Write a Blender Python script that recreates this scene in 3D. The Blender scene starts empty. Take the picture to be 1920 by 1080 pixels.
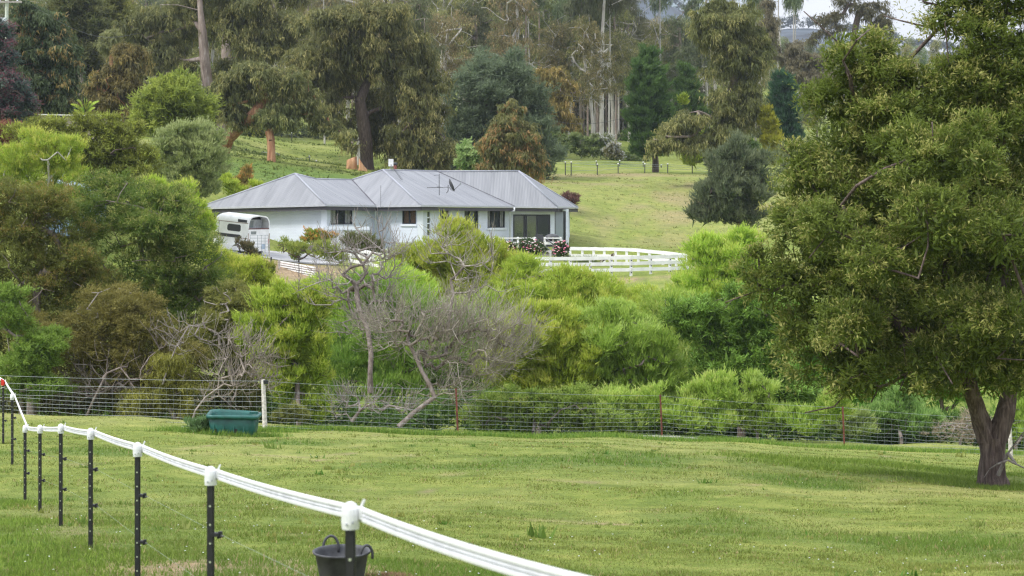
import bpy, math, random
import numpy as np
from mathutils import Vector, Matrix, Euler
SC = bpy.context.scene
COL = SC.collection
F = 3733.0; H = 388.0          # focal length and horizon row of the photograph in pixels (1920 wide)
rng = np.random.default_rng(7)
random.seed(7)

# ------------------------------------------------------------ camera
cam = bpy.data.cameras.new('camera'); camo = bpy.data.objects.new('camera', cam); COL.objects.link(camo)
cam.sensor_width = 36; cam.lens = 36 * F / 1920; cam.shift_y = (H - 540) / 1920
camo.location = (0, 0, 0); camo.rotation_euler = (math.radians(90), 0, 0)
cam.clip_start = 0.1; cam.clip_end = 9000
cam.dof.use_dof = True; cam.dof.focus_distance = 62; cam.dof.aperture_fstop = 5.6
SC.camera = camo
# ------------------------------------------------------------ world, sun, exposure
HAZE = 0.00017; SKYOFF = (4.25, 2.3, .1)
SUN_EL, SUN_AZ = math.radians(50), math.radians(-118)     # azimuth from +Y towards +X
w = bpy.data.worlds.new('World'); SC.world = w; w.use_nodes = True
nt = w.node_tree; nt.nodes.clear()
def wn(t, **k):
    n = nt.nodes.new(t)
    for a, b in k.items(): setattr(n, a, b)
    return n
out = wn('ShaderNodeOutputWorld'); bg = wn('ShaderNodeBackground')
sky = wn('ShaderNodeTexSky'); sky.sky_type = 'NISHITA'; sky.sun_disc = False
sky.sun_elevation = SUN_EL; sky.sun_rotation = SUN_AZ
tc = wn('ShaderNodeTexCoord'); mp = wn('ShaderNodeMapping'); mp.inputs['Scale'].default_value = (1, 1, 2.6)
mp.inputs['Location'].default_value = SKYOFF
noi = wn('ShaderNodeTexNoise'); noi.inputs['Scale'].default_value = 5.5; noi.inputs['Detail'].default_value = 8; noi.inputs['Roughness'].default_value = .55
rmp = wn('ShaderNodeValToRGB'); rmp.color_ramp.elements[0].position = .41; rmp.color_ramp.elements[1].position = .52
rmp.color_ramp.elements[0].color = (.12, .12, .12, 1)
noi2 = wn('ShaderNodeTexNoise'); noi2.inputs['Scale'].default_value = 14; noi2.inputs['Detail'].default_value = 6
cl = wn('ShaderNodeMix', data_type='RGBA'); cl.inputs[6].default_value = (7.6, 8.0, 8.8, 1); cl.inputs[7].default_value = (9.6, 9.8, 10.3, 1)
mix = wn('ShaderNodeMix', data_type='RGBA')
L = nt.links.new
L(tc.outputs['Generated'], mp.inputs['Vector']); L(mp.outputs[0], noi.inputs['Vector']); L(mp.outputs[0], noi2.inputs['Vector'])
L(noi.outputs['Fac'], rmp.inputs[0]); L(noi2.outputs['Fac'], cl.inputs[0])
sc_ = wn('ShaderNodeVectorMath', operation='SCALE'); sc_.inputs[3].default_value = .5
L(sky.outputs[0], sc_.inputs[0])
L(rmp.outputs[0], mix.inputs[0]); L(sc_.outputs[0], mix.inputs[6]); L(cl.outputs[2], mix.inputs[7])
L(mix.outputs[2], bg.inputs[0]); bg.inputs[1].default_value = 0.1; L(bg.outputs[0], out.inputs[0])
# overcast: the cloud sheet is brighter overhead than at the horizon, all round
sx = wn('ShaderNodeSeparateXYZ'); L(tc.outputs['Generated'], sx.inputs[0]); mr = wn('ShaderNodeMapRange'); mr.inputs[1].default_value = 0; mr.inputs[2].default_value = 1; mr.inputs[3].default_value = .44; mr.inputs[4].default_value = 1.5
L(sx.outputs[2], mr.inputs[0]); sc2 = wn('ShaderNodeVectorMath', operation='SCALE'); L(cl.outputs[2], sc2.inputs[0]); L(mr.outputs[0], sc2.inputs[3]); L(sc2.outputs[0], mix.inputs[7])
sun = bpy.data.lights.new('sun', 'SUN'); suno = bpy.data.objects.new('sun', sun); COL.objects.link(suno)
sun.energy = 1.5; sun.angle = math.radians(12); sun.color = (1, .965, .9)
sd = Vector((math.sin(SUN_AZ) * math.cos(SUN_EL), math.cos(SUN_AZ) * math.cos(SUN_EL), math.sin(SUN_EL)))
suno.rotation_euler = sd.to_track_quat('Z', 'Y').to_euler(); suno.location = (0, 0, 60)
SC.view_settings.view_transform = 'Standard'; SC.view_settings.look = 'None'
SC.view_settings.exposure = 1.13; SC.view_settings.gamma = 1; SC.view_settings.use_curve_mapping = False
SC.render.engine = 'CYCLES'
SC.cycles.use_denoising = True; SC.cycles.denoising_prefilter = 'NONE'; SC.cycles.use_adaptive_sampling = False; SC.cycles.max_bounces = 6; SC.cycles.diffuse_bounces = 3; SC.cycles.transmission_bounces = 4
SC.cycles.transparent_max_bounces = 8; SC.cycles.glossy_bounces = 2; SC.cycles.volume_bounces = 0
SC.cycles.caustics_reflective = False; SC.cycles.caustics_refractive = False
SC.cycles.pixel_filter_type = 'BLACKMAN_HARRIS'; SC.cycles.filter_width = 1.3

# ------------------------------------------------------------ helpers
def P(px, py, d): return np.array([(px - 960) / F * d, d, (H - py) / F * d])
def PX(px, d): return (px - 960) / F * d
def PZ(py, d): return (H - py) / F * d

def tag(o, label=None, cat=None, group=None, kind=None):
    if label: o['label'] = label
    if cat: o['category'] = cat
    if group: o['group'] = group
    if kind: o['kind'] = kind
    return o
def empty(name, loc, label, cat, group=None, rz=0):
    o = bpy.data.objects.new(name, None); COL.objects.link(o); o.location = [float(v) for v in loc]; o.rotation_euler = (0, 0, rz)
    o.empty_display_size = .2
    return tag(o, label, cat, group)
def np_mesh(name, V, Fs, mat, col=None, smooth=False):
    me = bpy.data.meshes.new(name)
    V = np.asarray(V, dtype=np.float32)
    if not isinstance(Fs, list): Fs = [Fs]
    Fs = [np.asarray(f, dtype=np.int32) for f in Fs if len(f)]
    me.vertices.add(len(V)); me.vertices.foreach_set('co', V.ravel())
    tot = np.concatenate([np.full(len(f), f.shape[1], dtype=np.int32) for f in Fs])
    idx = np.concatenate([f.ravel() for f in Fs])
    me.loops.add(len(idx)); me.loops.foreach_set('vertex_index', idx)
    me.polygons.add(len(tot)); st = np.concatenate([[0], np.cumsum(tot)[:-1]]).astype(np.int32)
    me.polygons.foreach_set('loop_start', st); me.polygons.foreach_set('loop_total', tot)
    if smooth: me.polygons.foreach_set('use_smooth', np.ones(len(tot), dtype=bool))
    if col is not None:
        a = me.attributes.new('Col', 'FLOAT_COLOR', 'POINT')
        c = np.ones((len(V), 4), dtype=np.float32); c[:, :3] = col
        a.data.foreach_set('color', c.ravel())
    me.update(calc_edges=True); me.materials.append(mat)
    return me
def link(name, me, parent=None, loc=None):
    o = bpy.data.objects.new(name, me); COL.objects.link(o)
    if parent: o.parent = parent
    if loc is not None: o.location = [float(v) for v in loc]
    return o
class MB:
    """collects boxes, tubes and faces into one mesh"""
    def __init__(s): s.v = []; s.f = []
    def add(s, vs, fs):
        b = len(s.v); s.v += [tuple(float(x) for x in v) for v in vs]; s.f += [tuple(i + b for i in f) for f in fs]
    def box(s, c, size, M=None):
        hx, hy, hz = [q / 2 for q in size]
        vs = [Vector((x, y, z)) for x in (-hx, hx) for y in (-hy, hy) for z in (-hz, hz)]
        if M is not None: vs = [M @ v for v in vs]
        c = Vector([float(q) for q in c])
        s.add([v + c for v in vs], [(0, 1, 3, 2), (4, 6, 7, 5), (0, 4, 5, 1), (2, 3, 7, 6), (0, 2, 6, 4), (1, 5, 7, 3)])
    def beam(s, a, b, w_, h_, up=(0, 0, 1)):
        a = Vector([float(q) for q in a]); b = Vector([float(q) for q in b]); d = (b - a); ln = d.length; d.normalize()
        u = Vector(up); r = d.cross(u)
        if r.length < 1e-4: r = d.cross(Vector((1, 0, 0)))
        r.normalize(); u = r.cross(d).normalized()
        vs = []
        for p in (a, b):
            for (i, j) in ((-1, -1), (1, -1), (1, 1), (-1, 1)): vs.append(p + r * (i * w_ / 2) + u * (j * h_ / 2))
        s.add(vs, [(0, 3, 2, 1), (4, 5, 6, 7), (0, 1, 5, 4), (1, 2, 6, 5), (2, 3, 7, 6), (3, 0, 4, 7)])
    def tube(s, pts, rad, k=6, cap=True):
        pts = [Vector([float(q) for q in p]) for p in pts]
        if not hasattr(rad, '__len__'): rad = [rad] * len(pts)
        rings = []; r0 = None
        for i, p in enumerate(pts):
            d = (pts[min(i + 1, len(pts) - 1)] - pts[max(i - 1, 0)]).normalized()
            if r0 is None: r0 = d.cross(Vector((0, 0, 1)) if abs(d.z) < .9 else Vector((1, 0, 0)))
            r0 = (r0 - d * r0.dot(d)).normalized(); u = d.cross(r0)
            rings.append([p + (r0 * math.cos(2 * math.pi * j / k) + u * math.sin(2 * math.pi * j / k)) * rad[i] for j in range(k)])
        vs = [v for r in rings for v in r]; fs = []
        for i in range(len(pts) - 1):
            for j in range(k): fs.append((i * k + j, i * k + (j + 1) % k, (i + 1) * k + (j + 1) % k, (i + 1) * k + j))
        if cap: fs += [tuple(reversed(range(k))), tuple(range((len(pts) - 1) * k, len(pts) * k))]
        s.add(vs, fs)
    def lathe(s, c, prof, k=20, sx=1, sy=1):
        vs = []; fs = []
        for (r, z) in prof:
            for j in range(k): vs.append((c[0] + r * sx * math.cos(2 * math.pi * j / k), c[1] + r * sy * math.sin(2 * math.pi * j / k), c[2] + z))
        for i in range(len(prof) - 1):
            for j in range(k): fs.append((i * k + j, i * k + (j + 1) % k, (i + 1) * k + (j + 1) % k, (i + 1) * k + j))
        s.add(vs, fs)
    def mesh(s, name, mat, smooth=False):
        me = bpy.data.meshes.new(name); me.from_pydata(s.v, [], s.f); me.update(); me.materials.append(mat)
        if smooth: me.polygons.foreach_set('use_smooth', [True] * len(me.polygons))
        return me
    def build(s, name, mat, parent=None, smooth=False, local=False):
        """vertices are in world space; an unrotated parent's origin is subtracted"""
        if parent is not None and not local:
            o = parent.location; 
            if parent.parent is not None: o = o + parent.parent.location
            s.v = [(x - o.x, y - o.y, z - o.z) for x, y, z in s.v]
        return link(name, s.mesh(name, mat, smooth), parent)

# ------------------------------------------------------------ materials
def newmat(name):
    m = bpy.data.materials.new(name); m.use_nodes = True; m.node_tree.nodes.clear(); return m
class NT:
    def __init__(s, m): s.t = m.node_tree
    def n(s, t, **k):
        n = s.t.nodes.new(t)
        for a, b in k.items(): setattr(n, a, b)
        return n
    def l(s, a, b): s.t.links.new(a, b)
    def noise(s, scale, detail=4, vec=None, rough=.55):
        n = s.n('ShaderNodeTexNoise'); n.inputs['Scale'].default_value = scale; n.inputs['Detail'].default_value = detail; n.inputs['Roughness'].default_value = rough
        if vec is not None: s.l(vec, n.inputs['Vector'])
        return n.outputs['Fac']
    def ramp(s, fac, stops):
        r = s.n('ShaderNodeValToRGB'); e = r.color_ramp.elements
        while len(e) < len(stops): e.new(.5)
        for q, (p, c) in zip(e, stops): q.position = p; q.color = (*c, 1) if len(c) == 3 else c
        s.l(fac, r.inputs[0]); return r.outputs[0]
    def mixc(s, fac, a, b, blend='MIX'):
        m = s.n('ShaderNodeMix', data_type='RGBA', blend_type=blend)
        for i, q in ((0, fac), (6, a), (7, b)):
            if isinstance(q, (int, float)): m.inputs[i].default_value = q
            elif isinstance(q, tuple): m.inputs[i].default_value = (*q, 1)
            else: s.l(q, m.inputs[i])
        return m.outputs[2]
    def math(s, op, a, b=0):
        m = s.n('ShaderNodeMath', operation=op)
        for i, q in ((0, a), (1, b)):
            if isinstance(q, (int, float)): m.inputs[i].default_value = q
            else: s.l(q, m.inputs[i])
        return m.outputs[0]
def simple(name, c, rough=.6, metal=0, var=.12, scale=8, bump=0, spec=.5):
    m = newmat(name); n = NT(m); o = n.n('ShaderNodeOutputMaterial'); b = n.n('ShaderNodeBsdfPrincipled')
    b.inputs['Roughness'].default_value = rough; b.inputs['Metallic'].default_value = metal; b.inputs['Specular IOR Level'].default_value = spec
    tcn = n.n('ShaderNodeTexCoord').outputs['Object']
    f = n.noise(scale, 5, tcn)
    lo = tuple(q * (1 - var * 1.6) for q in c); hi = tuple(min(1, q * (1 + var)) for q in c)
    n.l(n.ramp(f, [(.3, lo), (.62, hi)]), b.inputs['Base Color'])
    if bump:
        bp = n.n('ShaderNodeBump'); bp.inputs['Strength'].default_value = bump; bp.inputs['Distance'].default_value = .02
        n.l(n.noise(scale * 5, 4, tcn), bp.inputs['Height']); n.l(bp.outputs[0], b.inputs['Normal'])
    n.l(b.outputs[0], o.inputs[0]); return m
def leafmat(name, trans=.48, rough=.55, hv=.03, vv=.2, spec=.25):
    m = newmat(name); n = NT(m); o = n.n('ShaderNodeOutputMaterial'); b = n.n('ShaderNodeBsdfPrincipled'); t = n.n('ShaderNodeBsdfTranslucent')
    a = n.n('ShaderNodeAttribute', attribute_name='Col'); oi = n.n('ShaderNodeObjectInfo'); hs = n.n('ShaderNodeHueSaturation')
    n.l(a.outputs['Color'], hs.inputs['Color'])
    n.l(n.math('ADD', n.math('MULTIPLY', oi.outputs['Random'], hv), .5 - hv / 2), hs.inputs['Hue'])
    n.l(n.math('ADD', n.math('MULTIPLY', oi.outputs['Random'], vv), 1 - vv / 2), hs.inputs['Value'])
    b.inputs['Roughness'].default_value = rough; b.inputs['Specular IOR Level'].default_value = spec
    n.l(hs.outputs[0], b.inputs['Base Color']); n.l(hs.outputs[0], t.inputs['Color'])
    mx = n.n('ShaderNodeMixShader'); mx.inputs[0].default_value = trans
    n.l(b.outputs[0], mx.inputs[1]); n.l(t.outputs[0], mx.inputs[2]); n.l(mx.outputs[0], o.inputs[0]); return m
LEAF = leafmat('leaf'); LEAFV = leafmat('leaf_varied', hv=.07, vv=.5)
GRASSM = leafmat('grass_blade', trans=.35, hv=0, vv=0, spec=.15)
def barkmat(name, a, b_, c, sx=3, sz=.5):
    m = newmat(name); n = NT(m); o = n.n('ShaderNodeOutputMaterial'); b = n.n('ShaderNodeBsdfPrincipled'); b.inputs['Roughness'].default_value = .85
    tcn = n.n('ShaderNodeTexCoord'); mpn = n.n('ShaderNodeMapping'); mpn.inputs['Scale'].default_value = (sx, sx, sz); n.l(tcn.outputs['Object'], mpn.inputs[0])
    f = n.noise(2.2, 8, mpn.outputs[0], .65)
    n.l(n.ramp(f, [(.3, a), (.5, b_), (.68, c)]), b.inputs['Base Color'])
    bp = n.n('ShaderNodeBump'); bp.inputs['Strength'].default_value = .8; bp.inputs['Distance'].default_value = .05
    n.l(n.noise(5, 6, mpn.outputs[0], .7), bp.inputs['Height']); n.l(bp.outputs[0], b.inputs['Normal'])
    n.l(b.outputs[0], o.inputs[0]); return m
BARK_DARK = barkmat('bark_dark', (.05, .035, .028), (.12, .085, .07), (.2, .16, .14), 6, .7)
BARK_BIG = barkmat('bark_furrowed', (.045, .03, .025), (.13, .09, .08), (.25, .19, .17), 9, .8)
BARK_GUM = barkmat('bark_gum', (.12, .085, .07), (.27, .21, .18), (.46, .4, .36), 2, .3)
BARK_PALE = barkmat('bark_pale', (.25, .22, .2), (.48, .45, .42), (.62, .6, .57), 2, .25)
BARK_RED = barkmat('bark_orange', (.16, .07, .04), (.42, .2, .11), (.55, .33, .2), 3, .4)
BARK_DEAD = barkmat('bark_dead', (.16, .13, .12), (.3, .26, .24), (.45, .41, .39), 4, 2)
BARK_TWIG = barkmat('bark_twig', (.1, .08, .07), (.2, .16, .14), (.32, .28, .26), 4, 2)

WHITE = simple('white_paint', (.76, .8, .88), .55, var=.05, scale=3)
WHITE2 = simple('white_rail_paint', (.82, .82, .83), .6, var=.08, scale=2.5)
DARKAL = simple('dark_aluminium', (.03, .032, .04), .4, var=.1)
FASCIA = simple('fascia_grey', (.07, .065, .08), .6, var=.1)
GUTTER = simple('gutter_grey', (.45, .46, .5), .4, var=.06)
BLACKPL = simple('black_plastic', (.018, .018, .02), .5, var=.2, scale=30)
CAPPL = simple('white_plastic', (.74, .75, .76), .4, var=.07, scale=25)
STEEL = simple('galvanised_wire', (.3, .33, .34), .45, metal=.6, var=.15)
DARKST = simple('dark_steel', (.05, .052, .055), .5, var=.2)
RUST = simple('rusty_steel', (.16, .05, .035), .85, var=.3, scale=12)
GREYWOOD = simple('weathered_wood', (.36, .33, .3), .85, var=.25, scale=9, bump=.5)
GREENPL = simple('green_plastic', (.012, .095, .082), .42, var=.22, scale=5)
TUB = simple('grey_rubber', (.06, .062, .068), .6, var=.3, scale=9)
RED = simple('red_plastic', (.6, .03, .02), .4)
DARK = simple('dark_interior', (.02, .018, .02), .8)
CURTAIN = simple('curtain_cloth', (.8, .8, .8), .9, var=.1)
BROWNC = simple('brown_blind', (.35, .15, .05), .9, var=.1)
FLOATW = simple('float_white', (.88, .88, .87), .35, var=.06, scale=3)
CHAR = simple('charcoal_stripe', (.035, .035, .045), .5)
PLINTH = simple('dark_brick', (.16, .14, .14), .9, var=.3, scale=12)
CONC = simple('driveway_concrete', (.36, .36, .37), .9, var=.15, scale=2)

def wallmat():
    m = newmat('painted_brick'); n = NT(m); o = n.n('ShaderNodeOutputMaterial'); b = n.n('ShaderNodeBsdfPrincipled'); b.inputs['Roughness'].default_value = .7
    uv = n.n('ShaderNodeUVMap').outputs[0]
    br = n.n('ShaderNodeTexBrick'); br.inputs['Scale'].default_value = 1; br.inputs['Brick Width'].default_value = .24; br.inputs['Row Height'].default_value = .086; br.inputs['Mortar Size'].default_value = .006
    br.inputs['Color1'].default_value = (.7, .75, .86, 1); br.inputs['Color2'].default_value = (.72, .77, .88, 1); br.inputs['Mortar'].default_value = (.63, .67, .77, 1)
    n.l(uv, br.inputs['Vector'])
    n.l(n.mixc(.9, br.outputs[0], n.ramp(n.noise(1.2, 5, uv), [(.3, (.92, .92, .93)), (.6, (1, 1, 1))]), 'MULTIPLY'), b.inputs['Base Color'])
    bp = n.n('ShaderNodeBump'); bp.inputs['Strength'].default_value = .5; bp.inputs['Distance'].default_value = .01; bp.invert = True
    n.l(br.outputs['Fac'], bp.inputs['Height']); n.l(bp.outputs[0], b.inputs['Normal'])
    n.l(b.outputs[0], o.inputs[0]); return m
WALL = wallmat()
def roofmat():
    m = newmat('corrugated_steel'); n = NT(m); o = n.n('ShaderNodeOutputMaterial'); b = n.n('ShaderNodeBsdfPrincipled'); b.inputs['Roughness'].default_value = .5; b.inputs['Metallic'].default_value = .0
    uv = n.n('ShaderNodeUVMap').outputs[0]
    wv = n.n('ShaderNodeTexWave'); wv.inputs['Scale'].default_value = 1 / .152 * .5 * 2 / 2; wv.bands_direction = 'X'; n.l(uv, wv.inputs[0])
    mpn = n.n('ShaderNodeMapping'); mpn.inputs['Scale'].default_value = (2.2, .25, 1); n.l(uv, mpn.inputs[0])
    c = n.ramp(n.noise(1, 5, mpn.outputs[0]), [(.3, (.195, .203, .224)), (.65, (.28, .288, .312))])
    n.l(n.mixc(.35, c, n.ramp(wv.outputs['Fac'], [(0, (.55, .55, .55)), (1, (1, 1, 1))]), 'MULTIPLY'), b.inputs['Base Color'])  # wave troughs darkened in colour to suggest shade between the ribs
    bp = n.n('ShaderNodeBump'); bp.inputs['Strength'].default_value = .7; bp.inputs['Distance'].default_value = .016
    n.l(wv.outputs['Fac'], bp.inputs['Height']); n.l(bp.outputs[0], b.inputs['Normal'])
    n.l(b.outputs[0], o.inputs[0]); return m
ROOFM = roofmat()
def glassmat(name='window_glass', tr=.5, tint=(.1, .12, .13)):
    m = newmat(name); n = NT(m); o = n.n('ShaderNodeOutputMaterial'); b = n.n('ShaderNodeBsdfPrincipled'); b.inputs['Roughness'].default_value = .04
    b.inputs['Base Color'].default_value = (*tint, 1); b.inputs['Specular IOR Level'].default_value = .9
    t = n.n('ShaderNodeBsdfTransparent'); mx = n.n('ShaderNodeMixShader'); mx.inputs[0].default_value = tr
    n.l(b.outputs[0], mx.inputs[1]); n.l(t.outputs[0], mx.inputs[2]); n.l(mx.outputs[0], o.inputs[0]); return m
GLASS = glassmat(tr=.75); GLASSG = glassmat('screened_glass', .1, (.3, .34, .4)); GLASSGR = glassmat('green_tinted_glass', .3, (.16, .19, .12))

# ------------------------------------------------------------ terrain heights
CP = [(960, 0, 0, -1.75)]
def g(px, py, d): return (px, d, PZ(py, d))
G = [g(170,1033,20.3), g(116,988,24.2), g(75,962,27.8), g(47,942,31), g(23,870,36.5), g(5,825,43), g(0,777,56), g(250,781,57), g(440,812,51),
 g(494,803,54), g(640,797,59), g(855,820,54.5), g(900,811,61), g(1238,818,58), g(1240,814,63), g(1480,822,65), g(1580,842,60), g(1893,860,60), g(1750,832,67),
 g(1862,915,40), g(960,1000,23), g(960,900,34), g(500,900,34.5), g(400,1000,22.5), g(1500,900,36.5), g(1500,1000,24.5), g(1850,1040,22.5), g(1200,850,45), g(700,850,43),
 (960,8.5,-2.5), (200,8.5,-2.5), (1800,8.5,-2.6), (960,13,-2.93), (0,13,-2.9), (1900,13,-3.05),
 g(1069,521,105), g(1240,515,105), g(1300,562,97), g(1050,580,95), g(1060,480,117), g(700,482,115), g(510,488,108), g(400,470,112), g(530,523,99), g(760,505,104),
 g(900,505,106), g(1100,380,152), g(1300,470,135), g(1200,425,142), g(1420,450,128), g(1350,328,185), g(1050,328,178), g(1200,326,180), g(1100,300,205), g(1280,318,205), g(1150,278,240),
 g(430,290,150), g(540,311,146), g(650,336,142), g(450,345,130), g(620,352,131), g(800,345,150), g(950,345,150), g(430,352,124),
 g(640,322,182), g(540,302,200), g(440,268,250), g(600,264,260), g(300,300,150), g(100,330,115), g(0,300,130), g(150,222,150), g(0,235,150), g(200,160,200),
 g(300,215,270), g(900,235,300), g(1150,258,270), g(1500,258,260), g(1700,400,130), g(1900,400,130), g(1800,300,200), g(1700,500,100), g(1900,560,90),
 g(1105,500,118.5), g(1160,499,118), g(1215,498,116), g(1262,500,112), g(230,420,96), g(0,440,95), g(1480,430,125)]
for px in (0, 320, 640, 960, 1280, 1600, 1920):
    G += [(px, 71, -9.3), (px, 82, -8.2), (px, 400, 24), (px, 520, 36)]
for px in (-1200, 3100):
    G += [(px, 20, -3.5), (px, 55, -6.5), (px, 78, -9), (px, 110, -3), (px, 180, 4), (px, 300, 14), (px, 520, 36)]
G += [(-300, 36, -4.7), (-300, 60, -6), (2300, 36, -5.3), (2300, 60, -7.6)]
GP = np.array([[PX(a, b), b, c] for a, b, c in G] + [[0, 0, -1.75], [-12, 0, -1.75], [12, 0, -1.8], [-40, 0, -1.8], [40, 0, -2], [0, -30, -.5]])
def _warp(x, y):      # distance measured coarser further out
    s = 1 / (1 + np.asarray(y) / 120.)
    return np.asarray(x) * s, 120 * np.log1p(np.maximum(np.asarray(y), -60) / 120.)
gu, gv = _warp(GP[:, 0], GP[:, 1]); NG = len(gu)
A = np.hypot(gu[:, None] - gu, gv[:, None] - gv) + np.eye(NG) * -.25
Pm = np.stack([np.ones(NG), gu, gv], 1)
M_ = np.block([[A, Pm], [Pm.T, np.zeros((3, 3))]])
wts = np.linalg.solve(M_, np.concatenate([GP[:, 2], np.zeros(3)]))
def ground(x, y):
    x = np.atleast_1d(np.asarray(x, float)); y = np.atleast_1d(np.asarray(y, float)); yy = np.minimum(y, 520)
    u, v = _warp(x, yy); out = np.empty(len(u))
    for i in range(0, len(u), 20000):
        uu, vv = u[i:i + 20000], v[i:i + 20000]
        D = np.hypot(uu[:, None] - gu, vv[:, None] - gv)
        out[i:i + 20000] = D @ wts[:NG] + wts[NG] + wts[NG + 1] * uu + wts[NG + 2] * vv
    out += .035 * np.sin(x * 1.3 + .7 * y) * np.sin(y * .9 - .5 * x) + .12 * np.sin(x * .21 + 1) * np.sin(y * .17) * np.clip(y / 60, 0, 1)
    return np.minimum(out, 40)
def gz(x, y): return float(ground(x, y)[0])
def onground(px, d): x = PX(px, d); return np.array([x, d, gz(x, d)])

def vnoise(x, y, s, seed=0):
    """smooth value noise in numpy"""
    x = np.asarray(x) / s; y = np.asarray(y) / s; xi = np.floor(x).astype(np.int64); yi = np.floor(y).astype(np.int64); fx = x - xi; fy = y - yi
    fx = fx * fx * (3 - 2 * fx); fy = fy * fy * (3 - 2 * fy)
    def h(a, b):
        n = (a * 374761393 + b * 668265263 + seed * 974711) & 0xffffffff; n = ((n ^ (n >> 13)) * 1274126177) & 0xffffffff
        return ((n ^ (n >> 16)) & 0xffff) / 65535.
    return (h(xi, yi) * (1 - fx) + h(xi + 1, yi) * fx) * (1 - fy) + (h(xi, yi + 1) * (1 - fx) + h(xi + 1, yi + 1) * fx) * fy
def blob2(x, y, cx, cy, rx, ry): return np.clip(1.3 - np.sqrt(((x - cx) / rx) ** 2 + ((y - cy) / ry) ** 2), 0, 1)
def masks(x, y):
    """dirt, dry (mown straw colour), lush (incl. shade tint under the big tree)"""
    n1 = vnoise(x, y, 1.2, 3) * .6 + vnoise(x, y, .35, 4) * .4; n2 = vnoise(x, y, 5, 5) * .6 + vnoise(x, y, 1.4, 6) * .4
    dirt = np.clip(blob2(x, y, PX(430, 18), 18.2, 1.7, 1.5) * 2.3 * n1, 0, .95)
    dirt = np.maximum(dirt, blob2(x, y, PX(735, 17.8), 17.8, .28, .35) * n1 * 1.6)
    dirt = np.maximum(dirt, np.clip((n1 - .74) * 4, 0, .7) * (y < 60) * (n2 > .4))
    dirt = np.maximum(dirt, blob2(x, y, PX(1150, 104), 104.3, 9, 1.1) * n1 * 1.3)
    dirt = np.maximum(dirt, blob2(x, y, PX(560, 101), 101, 3, 4) * 1.3)
    dirt = np.maximum(dirt, blob2(x, y, PX(640, 178), 178, 5.5, 9) * .9)
    dirt = np.maximum(dirt, blob2(x, y, PX(1150, 179), 179.5, 9, 3.5) * .75)
    dirt = np.maximum(dirt, blob2(x, y, PX(1862, 40.3), 40.1, 1.1, 1.1) * .9 * n1)
    dirt = np.maximum(dirt, blob2(x, y, PX(450, 130), 128, 3, 3) * n1)
    fx = np.interp(y, [8.5, 12.3, 16.3, 20.3, 24.2, 27.8, 31], [-.69, -1.86, -3.06, -4.3, -5.48, -6.6, -7.58]); dirt = np.maximum(dirt, np.clip(1 - np.abs(x - fx - .1) / .35, 0, 1) * .55 * n1 * (y < 31))
    dry = np.clip((n2 - .42) * 2.2, 0, 1) * .75
    track = np.clip(1 - np.abs(y - (56.5 + .35 * (x - 0) * 0 + (x > 0) * x * .35)) / 4.5, 0, 1)
    dry = np.maximum(dry, track * (.6 + .4 * n1))
    hn = vnoise(x, y, 3.1, 31) * .6 + vnoise(x, y, .9, 32) * .4; hill = blob2(x, y, PX(1250, 155), 156, 26, 26); dry = np.maximum(dry, hill * (.1 + .5 * n2)); dirt = np.maximum(dirt, hill * np.clip((hn - .45) * 2.2, 0, .55))
    lush = np.clip(blob2(x, y, PX(-40, 19), 17, 4, 16) * .5, 0, 1)
    lush = np.maximum(lush, blob2(x, y, PX(1700, 42), 43, 5, 3.4) * .5)  # lush grass whose tint also darkens the big tree's shadow strip
    lush = np.maximum(lush, blob2(x, y, PX(500, 135), 138, 12, 12) * 1.2); dry = dry * (1 - blob2(x, y, PX(500, 135), 138, 13, 13))
    lush = np.maximum(lush, np.clip((vnoise(x, y, 2.7, 9) - .62) * 3, 0, .8) * (y < 50))
    lush = np.maximum(lush, blob2(x, y, PX(430, 50.3), 50.5, 1.4, .9) * 1.2)
    return np.clip(dirt, 0, 1), np.clip(dry * (1 - lush), 0, 1), np.clip(lush, 0, 1)

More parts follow.
